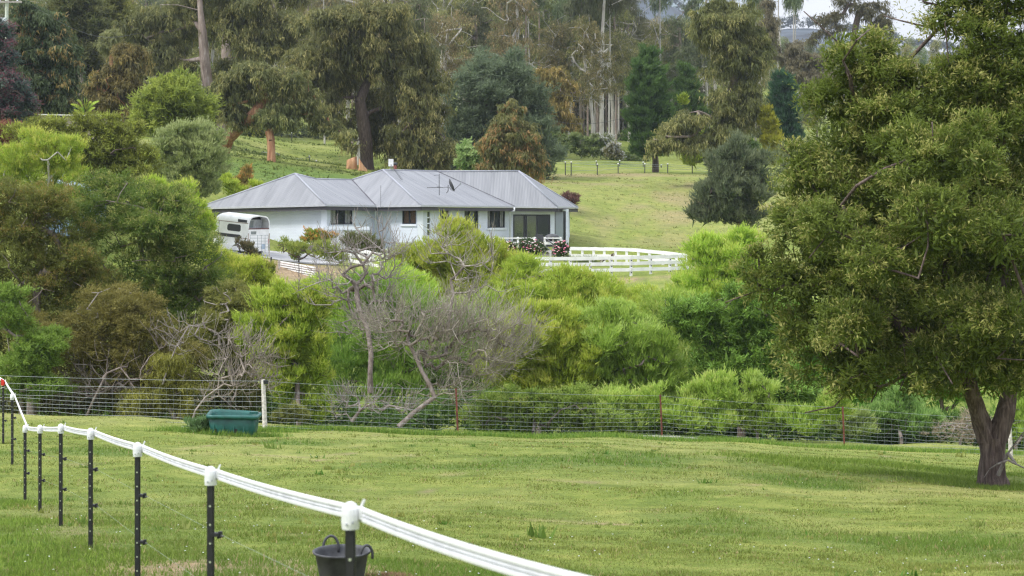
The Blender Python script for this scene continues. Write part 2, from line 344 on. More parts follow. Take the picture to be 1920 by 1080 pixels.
def terrain():
    rows = np.concatenate([np.linspace(-25, 2, 14), np.geomspace(3, 620, 330), [900, 1500, 2500, 4000]])
    s = np.concatenate([np.linspace(-1.6, -.36, 30), np.linspace(-.34, .34, 250), np.linspace(.36, 1.6, 30)])
    Y = np.repeat(rows, len(s)); X = np.tile(s, len(rows)) * (Y + 45) * 1.0
    Z = ground(X, Y)
    V = np.stack([X, Y, Z], 1); nr, nc = len(rows), len(s)
    i = (np.arange(nr - 1)[:, None] * nc + np.arange(nc - 1)).ravel()
    Fq = np.stack([i, i + 1, i + nc + 1, i + nc], 1)
    d, dr, l = masks(X, Y)
    me = np_mesh('ground', V, Fq, GROUND, np.stack([d, dr, l], 1), smooth=True)
    return tag(link('ground', me), 'sloping grass paddocks running down to the gully and up the hillside', None, None, 'structure')
def groundmat():
    m = newmat('paddock_grass'); n = NT(m); o = n.n('ShaderNodeOutputMaterial'); b = n.n('ShaderNodeBsdfPrincipled'); b.inputs['Roughness'].default_value = .9; b.inputs['Specular IOR Level'].default_value = .15
    tcn = n.n('ShaderNodeTexCoord').outputs['Object']; a = n.n('ShaderNodeAttribute', attribute_name='Col'); sp = n.n('ShaderNodeSeparateColor'); n.l(a.outputs['Color'], sp.inputs[0])
    base = n.ramp(n.noise(1.1, 9, tcn, .7), [(.3, (.1, .145, .025)), (.5, (.17, .215, .042)), (.7, (.25, .27, .075))])
    dry = n.ramp(n.noise(3, 8, tcn, .7), [(.3, (.2, .23, .06)), (.7, (.4, .38, .15))])
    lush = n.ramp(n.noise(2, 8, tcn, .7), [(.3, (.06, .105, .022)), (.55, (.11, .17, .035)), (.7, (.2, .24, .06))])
    dirt = n.ramp(n.noise(4, 8, tcn, .7), [(.3, (.2, .14, .09)), (.7, (.42, .31, .21))])
    brk = n.math('MULTIPLY', n.math('SUBTRACT', n.noise(5, 6, tcn, .7), .5), 1.6)
    def f(k): return n.math('MINIMUM', n.math('MAXIMUM', n.math('ADD', sp.outputs[k], n.math('MULTIPLY', brk, n.math('MULTIPLY', sp.outputs[k], 1.0))), 0), 1)
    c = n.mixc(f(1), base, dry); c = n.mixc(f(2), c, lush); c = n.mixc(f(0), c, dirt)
    fine = n.ramp(n.noise(13, 9, tcn, .85), [(.34, (.45, .52, .45)), (.5, (.95, .96, .95)), (.66, (1.4, 1.32, 1.2))])
    c = n.mixc(.8, c, fine, 'MULTIPLY'); c = n.mixc(.75, c, n.ramp(n.noise(.55, 9, tcn, .8), [(.35, (.84, .86, .84)), (.5, (1, 1, 1)), (.66, (1.14, 1.08, .98))]), 'MULTIPLY')
    n.l(c, b.inputs['Base Color'])
    bp = n.n('ShaderNodeBump'); bp.inputs['Strength'].default_value = .7; bp.inputs['Distance'].default_value = .06
    n.l(n.noise(9, 8, tcn, .75), bp.inputs['Height']); n.l(bp.outputs[0], b.inputs['Normal'])
    n.l(b.outputs[0], o.inputs[0]); return m
GROUND = groundmat()
terrain()

# ------------------------------------------------------------ grass blades
def blades(name, n, dmin, dmax, label, hfun, seed, power=1.0, xr=None):
    r = np.random.default_rng(seed)
    u = r.random(n)
    d = 1 / (1 / dmin + (1 / dmax - 1 / dmin) * u) if power == 1 else dmin * (dmax / dmin) ** u
    sx = r.uniform(-.285, .285, n) if xr is None else r.uniform(xr[0], xr[1], n)
    x = sx * d; y = d
    dirt, dry, lush = masks(x, y)
    keep = r.random(n) > dirt * .93; x, y, dirt, dry, lush = x[keep], y[keep], dirt[keep], dry[keep], lush[keep]; n = len(x)
    z = ground(x, y) - .01
    h = hfun(x, y, dry, lush, r); wd = np.clip(y * .00028, .004, .016) * r.uniform(.6, 1.4, n)
    az = r.uniform(0, 2 * math.pi, n); ln = r.uniform(.1, .9, n) * h; la = r.uniform(0, 2 * math.pi, n)
    B = np.stack([x, y, z], 1); s = np.stack([np.cos(az), np.sin(az), np.zeros(n)], 1) * wd[:, None]
    T = B + np.stack([np.cos(la) * ln, np.sin(la) * ln, h], 1)
    V = np.stack([B - s, B + s, T], 1).reshape(-1, 3); Fc = np.arange(3 * n).reshape(-1, 3)
    t = r.random(n)[:, None]; patch = np.clip(vnoise(x, y, 1.1, 21) * 1.3 - .15, 0, 1)[:, None]
    g1 = np.array([.115, .16, .027]); g2 = np.array([.26, .29, .07]); st = np.array([.42, .37, .17]); lu = np.array([.13, .25, .035])
    c = g1 + (g2 - g1) * (t * .5 + patch * .5); c = c * r.lognormal(0, .22, (n, 1)); c = c + (st - c) * (dry[:, None] * .5 * (r.random((n, 1)) < .65)); c = c + (lu - c) * (lush[:, None] * .7)
    br = (r.random((n, 1)) < .06); c = np.where(br, np.array([.4, .3, .16]), c)
    c = np.repeat(c, 3, 0); 
    return tag(link(name, np_mesh(name, V, Fc, GRASSM, c)), label, None, None, 'stuff')
def hmead(x, y, dry, lush, r):
    cl = vnoise(x, y, .5, 12); return (.018 + .035 * cl * cl + .05 * lush * cl + .05 * np.clip(lush - .5, 0, 1)) * r.uniform(.5, 1.4, len(x)) * (1 - .35 * dry)
blades('grass', 400000, 14, 60, 'short cropped meadow grass in front of the wire fence', hmead, 11)
def htall(x, y, dry, lush, r): return r.uniform(.06, .26, len(x))
def patchgrass(name, pts, n, label, seed, hr=(.08, .28), cols=((.1, .22, .03), (.3, .4, .08))):
    r = np.random.default_rng(seed); V = []; C = []
    k = r.integers(0, len(pts), n); pts = np.array(pts, float)
    x = pts[k, 0] + r.normal(0, 1, n) * pts[k, 2] * .5; y = pts[k, 1] + r.normal(0, 1, n) * pts[k, 3] * .5; z = ground(x, y) - .01
    h = r.uniform(hr[0], hr[1], n); wd = r.uniform(.006, .014, n); az = r.uniform(0, 6.28, n); la = r.uniform(0, 6.28, n); ln = h * r.uniform(.1, .7, n)
    B = np.stack([x, y, z], 1); s = np.stack([np.cos(az), np.sin(az), 0 * x], 1) * wd[:, None]; T = B + np.stack([np.cos(la) * ln, np.sin(la) * ln, h], 1)
    V = np.stack([B - s, B + s, T], 1).reshape(-1, 3); c0, c1 = map(np.array, cols); c = c0 + (c1 - c0) * r.random((n, 1))
    return tag(link(name, np_mesh(name, V, np.arange(3 * n).reshape(-1, 3), GRASSM, np.repeat(c, 3, 0))), label, None, None, 'stuff')
pts = [(PX(px, d), d, .7, .3) for px, d in [(340, 51), (380, 50.6), (430, 50.2), (480, 50.4), (510, 52.5)]]
pts += [(PX(px, 54.3 + (px > 900) * (px - 900) / 150), 54.3 + (px > 900) * (px - 900) / 150, 1.2, .25) for px in range(540, 1950, 55)]
patchgrass('long_grass', pts, 26000, 'long green grass growing along the foot of the wire fence and round the trough', 31, (.05, .2))
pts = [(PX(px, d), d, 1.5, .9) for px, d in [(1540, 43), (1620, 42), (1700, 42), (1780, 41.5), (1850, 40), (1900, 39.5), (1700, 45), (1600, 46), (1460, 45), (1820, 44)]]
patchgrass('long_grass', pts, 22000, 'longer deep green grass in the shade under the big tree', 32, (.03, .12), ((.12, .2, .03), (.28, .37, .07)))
pts = [(PX(px, d), d, .5, 1.2) for px, d in [(-20, 17), (20, 18.5), (60, 20), (0, 22), (100, 17.5), (40, 25), (30, 29), (160, 19)]]
patchgrass('long_grass', pts, 9000, 'bright green grass behind the first black fence posts', 33, (.02, .08), ((.12, .2, .03), (.28, .38, .07)))
def tussocks(name, label, n, d0, d1, s0, s1, hr, cols, seed, per=7):
    r = np.random.default_rng(seed); d = r.uniform(d0, d1, n); x = r.uniform(s0, s1, n) * d; ok = vnoise(x, d, 4, seed) > .35; x, d = x[ok], d[ok]; n = len(x)
    sz = r.lognormal(0, .4, n) * hr; X = np.repeat(x, per) + r.normal(size=n * per) * np.repeat(sz, per) * .5; Y = np.repeat(d, per) + r.normal(size=n * per) * np.repeat(sz, per) * .5; Z = ground(X, Y) - .02
    S_ = np.repeat(sz, per) * r.uniform(.5, 1.2, n * per); az = r.uniform(0, 6.28, n * per); B_ = np.stack([X, Y, Z], 1); s = np.stack([np.cos(az), np.sin(az), 0 * az], 1) * (S_ * .22)[:, None]
    T_ = B_ + np.stack([r.normal(size=n * per) * S_ * .4, r.normal(size=n * per) * S_ * .4, S_], 1); V = np.stack([B_ - s, B_ + s, T_], 1).reshape(-1, 3)
    c0, c1 = map(np.array, cols); C = np.repeat(np.repeat(c0 + (c1 - c0) * r.random((n, 1)), per, 0), 3, 0)
    return tag(link(name, np_mesh(name, V, np.arange(len(V)).reshape(-1, 3), GRASSM, C)), label, None, None, 'stuff')
tussocks('tussock_grass', 'rough tussocky grass over the hillside right of the house', 9000, 122, 184, .01, .14, .05, ((.13, .17, .04), (.34, .31, .12)), 41)
tussocks('tussock_grass', 'rough grass on the green hillock and paddock left of the house', 6000, 122, 235, -.16, -.06, .1, ((.06, .1, .025), (.2, .24, .06)), 42)
tussocks('tussock_grass', 'scattered darker tufts and dry stalks in the meadow', 1500, 15, 55, -.27, .27, .05, ((.09, .2, .03), (.34, .33, .1)), 43, 14)
tussocks('tussock_grass', 'small dead leaves and brown grass wisps lying in the meadow', 900, 15, 50, -.27, .27, .025, ((.22, .14, .08), (.5, .38, .22)), 44, 4)
# small white clover flowers
r = np.random.default_rng(5); n = 260; d = 1 / (1 / 15 + (1 / 45 - 1 / 15) * r.random(n)); x = r.uniform(-.25, .25, n) * d; z = ground(x, d) + .045
q = np.array([[-1, 0, 0], [0, -1, .2], [1, 0, 0], [0, 1, .3]]) * .011
V = (np.stack([x, d, z], 1)[:, None] + q).reshape(-1, 3)
tag(link('clover_flowers', np_mesh('clover_flowers', V, np.arange(4 * n).reshape(-1, 4), CAPPL)), 'tiny white clover flowers dotted through the meadow grass', None, None, 'stuff')

# ------------------------------------------------------------ foliage
def unit(v): return v / (np.linalg.norm(v, axis=1, keepdims=True) + 1e-9)
UP = np.array([0, 0, 1.]); GAIN = 1.3
def leaves(blobs, n, Ln, Wd, style='spray', cols=((.08, .12, .03), (.16, .2, .05)), tip=None, tipf=.25, sub=.35, seed=1, tri=False, fill=.14, flat=.75, shell=(.72, 1.04), sat=4):
    r = np.random.default_rng(seed); B = np.array(blobs, float)
    wgt = B[:, 3] * B[:, 5] + B[:, 3] * B[:, 4] + B[:, 4] * B[:, 5]; wgt = wgt / wgt.sum()
    if sat:
        m_ = len(B) * sat; kk_ = np.repeat(np.arange(len(B)), sat); ds = unit(r.normal(size=(m_, 3)) + (0, 0, .35)); f_ = r.uniform(.28, .5, (m_, 1))
        Bs = np.concatenate([B[kk_, :3] + B[kk_, 3:] * ds * (1.02 - f_ * .35), B[kk_, 3:] * f_], 1); B0_ = B.copy(); B0_[:, 3:] *= .9; B = np.concatenate([B0_, Bs])
        wgt = B[:, 3] * B[:, 5] + B[:, 3] * B[:, 4] + B[:, 4] * B[:, 5]; wgt = wgt / wgt.sum()
    area = (4 * math.pi * (B[:, 3] * B[:, 5] + B[:, 3] * B[:, 4] + B[:, 4] * B[:, 5]) / 3).sum()
    K = int(np.clip(area / (sub * sub * 1.9), 6, 9000))
    kb = r.choice(len(B), K, p=wgt); dr = unit(r.normal(size=(K, 3)))
    low = (dr[:, 2] < -.35) & (r.random(K) < .6); dr[low, 2] *= -1
    c = B[kb, :3] + B[kb, 3:] * dr * r.uniform(shell[0], shell[1], (K, 1)) * (1 - .2 * r.random((K, 1)) ** 2)
    rs = sub * np.clip(r.lognormal(0, .38, K), .5, 2.2); ct = r.random(K)
    nf = int(n * fill); nm = n - nf
    NS = 9; so = unit(r.normal(size=(K, NS, 3)) * .8 + dr[:, None] * .75 + (0, 0, .45 if style != 'droop' else .1))      # shoots of each clump
    if style == 'up': so = unit(so + (0, 0, .55))
    if style == 'flat': so = unit(so * (1, 1, .35))
    sl = r.uniform(.7, 1.5, (K, NS)) * rs[:, None]
    k = r.choice(K, nm, p=rs ** 2 / (rs ** 2).sum()); js = r.integers(0, NS, nm)
    o = so[k, js]; u_ = r.random((nm, 1)) ** .62; rad = u_; ln_ = sl[k, js][:, None]
    off = o * ln_ * u_ + r.normal(size=(nm, 3)) * rs[k][:, None] * .13
    if style == 'droop': off[:, 2] -= (ln_ * u_ ** 2 * .6)[:, 0]; off[:, :2] *= 1.1
    off[:, 2] *= flat if style != 'up' else 1
    p = c[k] + off; outw = unit(o + dr[k] * .6)
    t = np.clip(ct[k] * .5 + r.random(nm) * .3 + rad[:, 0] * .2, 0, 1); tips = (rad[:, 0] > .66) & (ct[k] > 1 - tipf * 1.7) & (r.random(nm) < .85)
    if nf:
        kf = r.choice(len(B), nf, p=wgt); df = unit(r.normal(size=(nf, 3)))
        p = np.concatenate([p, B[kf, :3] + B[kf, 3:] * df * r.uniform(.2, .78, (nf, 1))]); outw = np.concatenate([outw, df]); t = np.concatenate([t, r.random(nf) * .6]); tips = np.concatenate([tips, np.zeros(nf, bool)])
    rnd = r.normal(size=(n, 3))
    if style == 'droop': ax = unit(-UP * 1.1 + outw * .35 + rnd * .45)
    elif style == 'up': ax = unit(UP * .9 + outw * .8 + rnd * .4)
    elif style == 'flat': ax = unit(outw * .9 * np.array([1, 1, .3]) + rnd * .45)
    else: ax = unit(outw * .7 + UP * .15 + rnd * .7)
    nn = outw * .7 + UP * .9 + r.normal(size=(n, 3)) * .6
    nn = unit(nn - ax * (nn * ax).sum(1, keepdims=True)); sd_ = np.cross(ax, nn)
    sc = r.uniform(.6, 1.35, (n, 1)); sc[nm:] *= 1.9
    l = Ln * sc; w_ = Wd * sc * .5
    if tri: V = np.stack([p - sd_ * w_, p + sd_ * w_, p + ax * l], 1); kk = 3
    else:
        bend = nn * (l * -.12); V = np.stack([p, p + ax * l * .45 + sd_ * w_, p + ax * l + bend, p + ax * l * .45 - sd_ * w_], 1); kk = 4
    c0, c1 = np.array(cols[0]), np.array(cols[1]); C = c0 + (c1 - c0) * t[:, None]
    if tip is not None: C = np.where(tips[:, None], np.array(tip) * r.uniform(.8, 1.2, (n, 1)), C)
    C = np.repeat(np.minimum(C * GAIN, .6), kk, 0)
    return V.reshape(-1, 3), np.arange(kk * n).reshape(-1, kk), C

def skeleton(path, targets, r_tip=.01, power=.5, seg=.5, jit=.12, kmax=6, rbase=None, seed=3, near=1.0, twigs=0, tl=.6):
    """grow branches from a trunk path towards target points; returns verts, quads"""
    r = np.random.default_rng(seed)
    nodes = [np.array(p, float) for p in path]; par = [-1] + list(range(len(path) - 1))
    base = nodes[0]; T = np.array(targets, float); T = T[np.argsort(np.linalg.norm(T - nodes[-1], axis=1))]
    arr = np.zeros((len(nodes) + len(T) * 14, 3)); arr[:len(nodes)] = nodes; cnt = len(nodes); first = max(0, int((len(path) - 1) * .45))
    pars = np.full(len(arr), -1); pars[:cnt] = par; ends = []
    for t in T:
        c_ = arr[first:cnt]; dd = t - c_; ln = np.linalg.norm(dd, axis=1)
        cost = ln - .35 * near * dd[:, 2] * 0 + .25 * np.maximum(0, c_[:, 2] - t[2])
        i = first + int(np.argmin(cost)); a = arr[i].copy(); dist = np.linalg.norm(t - a)
        if dist < 1e-3: continue
        m = int(np.clip(dist / seg, 1, 12)); prev = i
        ctrl = (a + t) / 2 + np.array([0, 0, .14 * dist]) * (1 if t[2] > a[2] else -.4) + r.normal(size=3) * jit * dist
        for q in range(1, m + 1):
            s = q / m; p = (1 - s) ** 2 * a + 2 * s * (1 - s) * ctrl + s * s * t + (r.normal(size=3) * jit * seg * .5 if q < m else 0)
            arr[cnt] = p; pars[cnt] = prev; prev = cnt; cnt += 1
        ends.append(prev)
    if twigs:
        ne = len(ends) * twigs * 3; arr = np.concatenate([arr[:cnt], np.zeros((ne, 3))]); pars = np.concatenate([pars[:cnt], np.full(ne, -1)]); cen = T.mean(0); new = []
        for e in ends:
            for _ in range(twigs):
                dv = arr[e] - arr[pars[e]]; dv = dv / (np.linalg.norm(dv) + 1e-6) + np.array([0, 0, .75]) + r.normal(size=3) * .45; dv /= np.linalg.norm(dv); ln = tl * r.uniform(.5, 1.3); prev = e
                for q in range(3): arr[cnt] = arr[prev] + dv * ln / 3 + r.normal(size=3) * ln * .05; pars[cnt] = prev; prev = cnt; cnt += 1; dv = dv + np.array([0, 0, .12])
                new.append(prev)
        ends = new
    wgt = np.zeros(cnt)
    for e in ends: wgt[e] += 1
    for i in range(cnt - 1, 0, -1): wgt[pars[i]] += wgt[i]
    rad = r_tip * np.maximum(wgt, 1) ** power
    if rbase is not None: rad *= 1; sc = rbase / rad[0]; rad = np.where(rad > r_tip * 1.2, rad * (1 + (sc - 1) * np.clip((wgt / wgt[0]) ** .35, 0, 1)), rad)
    rad[0] *= 1.25
    V = []; Fq = []; nb = 0; FR = []
    for i in range(1, cnt):
        j = pars[i]; a, b = arr[j], arr[i]; d = b - a; ln = np.linalg.norm(d)
        if ln < 1e-5: continue
        d /= ln; k = 3 if rad[i] < r_tip * 2 else (5 if rad[i] < r_tip * 5 else min(kmax, 8))
        u = np.cross(d, [0, 0, 1.] if abs(d[2]) < .9 else [1., 0, 0]); u /= np.linalg.norm(u); v = np.cross(d, u)
        an = np.arange(k) * 2 * math.pi / k; ring = np.cos(an)[:, None] * u + np.sin(an)[:, None] * v
        ra = min(rad[j], rad[i] * 1.3) if j >= len(path) else min(rad[j], rad[i] * 1.6)
        V.append(a + ring * ra - d * ra * .3); V.append(b + ring * rad[i])
        for q in range(k): Fq.append((nb + q, nb + (q + 1) % k, nb + k + (q + 1) % k, nb + k + q))
        FR += [rad[i]] * k; nb += 2 * k
    skeleton.fr = np.array(FR)
    return np.concatenate(V), np.array(Fq)

def blobs_from(bl, d0, deep=1.0):
    out = []
    for b in bl:
        dd = b[4] if len(b) > 4 else 0; d = d0 + dd; c = P(b[0], b[1], d); rx = b[2] / F * d; rz = b[3] / F * d
        out.append((c[0], c[1], c[2], rx, min(rx, rz * 1.6) * deep, rz))
    return out
def plant(name, label, cat, base, bl, d0, n, Ln, Wd, style='spray', cols=None, tip=None, tipf=.25, sub=.35, bark=None, rt=.12, tri=False, path=None,
          deep=1.0, fill=.14, flat=.75, seed=None, group=None, r_tip=.012, ntarget=60, crown='crown', leafm=None, shell=(.72, 1.04), sat=4):
    """base = (px, d): stands on the ground there; bl = crown lobes"""
    seed = seed if seed is not None else abs(hash_(label)) % 9999
    b0 = onground(*base); root = empty(name, b0, label, cat, group)
    B = blobs_from(bl, d0, deep)
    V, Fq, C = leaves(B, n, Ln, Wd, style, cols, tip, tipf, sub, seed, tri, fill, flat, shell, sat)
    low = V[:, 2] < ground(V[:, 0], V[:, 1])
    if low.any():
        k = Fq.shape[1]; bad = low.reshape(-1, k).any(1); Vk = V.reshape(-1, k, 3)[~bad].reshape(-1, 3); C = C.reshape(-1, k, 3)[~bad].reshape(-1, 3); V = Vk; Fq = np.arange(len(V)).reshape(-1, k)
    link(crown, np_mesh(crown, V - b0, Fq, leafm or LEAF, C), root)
    if bark is not None:
        r = np.random.default_rng(seed + 1); Ba = np.array(B)
        pk = r.choice(len(Ba), ntarget); dr = unit(r.normal(size=(ntarget, 3)))
        T = np.concatenate([Ba[:, :3], Ba[pk, :3] + Ba[pk, 3:] * dr * .82])
        T = T[T[:, 2] > b0[2] + .2]
        if path is None:
            top = Ba[:, :3].mean(0); hgt = top[2] - b0[2]; path_ = [b0 - [0, 0, .3], b0 + [0, 0, hgt * .25], b0 + (top - b0) * .5 + [0, 0, 0], b0 + (top - b0) * .8]
        else: path_ = [b0 - [0, 0, .3]] + [P(*q) for q in path]
        sz = max(Ba[:, 3:].max(), .5)
        Vt, Ft = skeleton(path_, T, r_tip, .5, max(.25, sz * .35), .1, 7, rt, seed)
        link('trunk', np_mesh('trunk', Vt - b0, Ft, bark, smooth=True), root)
    return root
def hash_(s):
    h = 5381
    for c in s: h = (h * 33 + ord(c)) & 0x7fffffff
    return h
exec_order = []

# ============================================================ HOUSE
def rayplan(px, p0, p1):
    """parameter along the plan segment p0-p1 that is seen in column px"""
    k = (px - 960) / F; dx, dy = p1[0] - p0[0], p1[1] - p0[1]
    return (k * p0[1] - p0[0]) / (dx - k * dy)
house = empty('house', (PX(790, 119), 119, -2.95), 'long single storey white house with grey corrugated hip roofs', 'house')
HO = np.array(house.location)
def uvmesh(name, faces, uvs, mat):
    me = bpy.data.meshes.new(name); V = [p for f in faces for p in f]; Fs = []; k = 0
    for f in faces: Fs.append(tuple(range(k, k + len(f)))); k += len(f)
    me.from_pydata([tuple(map(float, v)) for v in V], [], Fs); uvl = me.uv_layers.new(name='UVMap')
    for i, u in enumerate([u for f in uvs for u in f]): uvl.data[i].uv = (float(u[0]), float(u[1]))
    me.materials.append(mat); me.update(); return me
ZB, ZT = -3.3, -0.13
def wall(p0, p1, openings=(), name='wall', zb=ZB, zt=ZT, mat=None, parent=house):
    p0 = np.array(p0, float); p1 = np.array(p1, float); d = p1 - p0; Ln = np.linalg.norm(d); d = d / Ln; nrm = np.array([d[1], -d[0]]); T = .16
    us = sorted({0, Ln} | {u for o in openings for u in o[:2]}); zs = sorted({zb, zt} | {z for o in openings for z in o[2:4]})
    fc, uv = [], []
    def pt(u, z, t=0): q = p0 + d * u - nrm * t; return np.array([q[0], q[1], z]) - HO
    for a, b in zip(us[:-1], us[1:]):
        for c, e in zip(zs[:-1], zs[1:]):
            if any(o[0] - 1e-6 <= a and b <= o[1] + 1e-6 and o[2] - 1e-6 <= c and e <= o[3] + 1e-6 for o in openings): continue
            q = [(a, c), (b, c), (b, e), (a, e)]
            fc.append([pt(*x) for x in q]); uv.append(q); fc.append([pt(*x, T) for x in q[::-1]]); uv.append(q[::-1])
    for a, b, c, e in [o[:4] for o in openings]:
        for s, t in (((a, c), (b, c)), ((b, c), (b, e)), ((b, e), (a, e)), ((a, e), (a, c))):
            fc.append([pt(*s), pt(*s, T), pt(*t, T), pt(*t)]); uv.append([(0, 0), (T, 0), (T, 1), (0, 1)])
    return link(name, uvmesh(name, fc, uv, mat or WALL), parent)
def wbox(mb, p0, p1, u0, u1, z0, z1, t0, t1):
    """box on a wall line: u along, z up, t outwards"""
    p0 = np.array(p0, float); p1 = np.array(p1, float); d = (p1 - p0) / np.linalg.norm(p1 - p0); n_ = np.array([d[1], -d[0]])
    vs = []
    for t in (t0, t1):
        for z in (z0, z1):
            for u in (u0, u1): q = p0 + d * u + n_ * t; vs.append((q[0] - HO[0], q[1] - HO[1], z - HO[2]))
    mb.add(vs, [(0, 1, 3, 2), (4, 6, 7, 5), (0, 4, 5, 1), (2, 3, 7, 6), (0, 2, 6, 4), (1, 5, 7, 3)])
def window(p0, p1, o, bars=(), sill=True, curtains=(), glass=None, name='window', label=None, fw=.06, cm=None):
    u0, u1, z0, z1 = o; m = MB()
    for a, b, c, e in ((u0, u1, z0, z0 + fw), (u0, u1, z1 - fw, z1), (u0, u0 + fw, z0 + fw, z1 - fw), (u1 - fw, u1, z0 + fw, z1 - fw)): wbox(m, p0, p1, a, b, c, e, -.1, -.03)
    for x in bars: wbox(m, p0, p1, u0 + (u1 - u0) * x - fw / 2, u0 + (u1 - u0) * x + fw / 2, z0 + fw, z1 - fw, -.095, -.035)
    fr = link(name, m.mesh(name, DARKAL), house)
    if label: fr['label'] = label
    ed = [u0 + fw] + [u0 + (u1 - u0) * x for x in bars] + [u1 - fw]
    for i in range(len(ed) - 1):
        m = MB(); wbox(m, p0, p1, ed[i] + (fw / 2 if i else 0), ed[i + 1] - (fw / 2 if i < len(ed) - 2 else 0), z0 + fw, z1 - fw, -.07, -.06)
        gl = glass[i] if isinstance(glass, (list, tuple)) else (glass or GLASS)
        link('pane', m.mesh('pane', gl), fr)
    for (a, b) in curtains:
        m = MB(); k = max(3, int((b - a) * (u1 - u0) / .12)); 
        for q in range(k):
            ua = u0 + (u1 - u0) * (a + (b - a) * q / k); ub = u0 + (u1 - u0) * (a + (b - a) * (q + 1) / k)
            wbox(m, p0, p1, ua, ub - .01, z0, z1, -.13 - .02 * (q % 2), -.12 - .02 * (q % 2))
        link('curtain', m.mesh('curtain', cm or CURTAIN), fr)
    if sill:
        m = MB(); wbox(m, p0, p1, u0 - .08, u1 + .08, z0 - .13, z0 - .003, .002, .07); link('sill', m.mesh('sill', WHITE), fr)
    return fr
def W(px, d): return (PX(px, d), d)
w0, w1, w2, w3, w5, w6 = W(378, 118.2), W(608, 113.8), W(704, 117.4), W(788, 115.7), W(955.5, 123.5), W(1066, 124.0)
w7 = (w6[0] + .25, 131.); w8 = (w0[0] + 3.5, 128.)
def op(p0, p1, x0, x1, y0, y1):
    Ln = math.dist(p0, p1); t0, t1 = rayplan(x0, p0, p1), rayplan(x1, p0, p1); dm = p0[1] + (p1[1] - p0[1]) * (t0 + t1) / 2
    return (t0 * Ln, t1 * Ln, PZ(y1, dm), PZ(y0, dm))
wall(w0, w1, zb=PZ(456, 116)); 
wall(w0, w1, name='plinth', zb=-3.6, zt=PZ(456, 116) - .003, mat=PLINTH)
o1 = op(w1, w2, 620, 661, 391, 421); wall(w1, w2, [o1]); window(w1, w2, o1, (.33, .66), curtains=((.02, .3), (.72, .98)), sill=False)
o2 = op(w2, w3, 754, 780, 390, 420); wall(w2, w3, [o2]); window(w2, w3, o2, (.5,), curtains=((0, 1),), cm=BROWNC, label='window with brown blind')
og = op(w3, w5, 801, 806, 397, 441); o3 = op(w3, w5, 825, 842, 391, 426); od = op(w3, w5, 871, 897, 393, 468); o4 = op(w3, w5, 914, 947, 394, 427)
wall(w3, w5, [og, o3, od, o4])
window(w3, w5, og, (), sill=False, fw=.03, name='glass_block_strip', glass=GLASSGR)
m = MB()
for k in range(1, 4): m = MB(); z = og[2] + (og[3] - og[2]) * (k / 4); wbox(m, w3, w5, og[0], og[1], z - .035, z + .035, -.02, .01); link('mortar_bar', m.mesh('mortar_bar', WHITE), house)
window(w3, w5, o3, (.45,), curtains=((.02, .42),)); window(w3, w5, o4, (.25, .72), curtains=((.02, .25), (.75, .98)))
window(w3, w5, od, (.42, .74), sill=False, name='front_door', glass=[GLASS, GLASSG, GLASS], fw=.1)
os_ = op(w5, w6, 962, 1032, 402, 472); op2 = op(w5, w6, 1040, 1061, 396, 457)
wall(w5, w6, [os_, op2]); window(w5, w6, os_, (.3, .36, .64), sill=False, name='sliding_door', glass=[GLASSGR, GLASS, GLASSGR, GLASS], fw=.09)
window(w5, w6, op2, (.82,), sill=False, glass=[GLASSG, GLASS], fw=.05)
wall(w6, w7); wall(w8, w0); wall(w7, w8)
m = MB(); m.add([(p[0] - HO[0], p[1] - HO[1], z) for p in (w0, w1, w2, w3, w5, w6, w7, w8) for z in (-.3,)], [tuple(range(8))]); link('floor_slab', m.mesh('floor_slab', DARK), house)
# corner trims
for p in (w1, w3):
    m = MB(); m.box((p[0] - HO[0], p[1] - .03 - HO[1], (ZB + ZT) / 2 - HO[2]), (.34, .1, ZT - ZB - .01)); link('corner_pilaster', m.mesh('corner_pilaster', WHITE), house)
# roof
E = [P(370, 390, 117.5), P(611, 384, 113), P(705, 386, 116.6), P(790, 385, 115), P(965, 387, 123), P(1045, 388, 123.2), P(1083, 388.5, 126)]
def onplane(px, py, a, b, c):
    nrm = np.cross(b - a, c - a); ray = P(px, py, 1.); return ray * (nrm @ a) / (nrm @ ray)
Ca = P(718, 319, 119.6); Br = onplane(660, 337.5, E[2], E[3], Ca); Dr = onplane(820, 321.5, E[3], E[4], Ca); Er = onplane(972, 321, E[4], E[5], Dr)
Aa = onplane(553, 326, E[1], E[2], Br); Bl = onplane(592, 336, E[1], E[2], Br)
print('roof pts', [np.round(q, 2) for q in (Ca, Br, Dr, Er, Aa, Bl)])
K1 = np.array([w7[0] + .4, 132, 0.]); K2 = np.array([w7[0] - 8, 134., 0]); K3 = np.array([w8[0] - .5, 129, 0.])
def clip(poly, nv, c):
    out = []
    for i in range(len(poly)):
        a, b = poly[i], poly[(i + 1) % len(poly)]; da, db = a @ nv - c, b @ nv - c
        if da >= 0: out.append(a)
        if da * db < 0: out.append(a + (b - a) * da / (da - db))
    return out
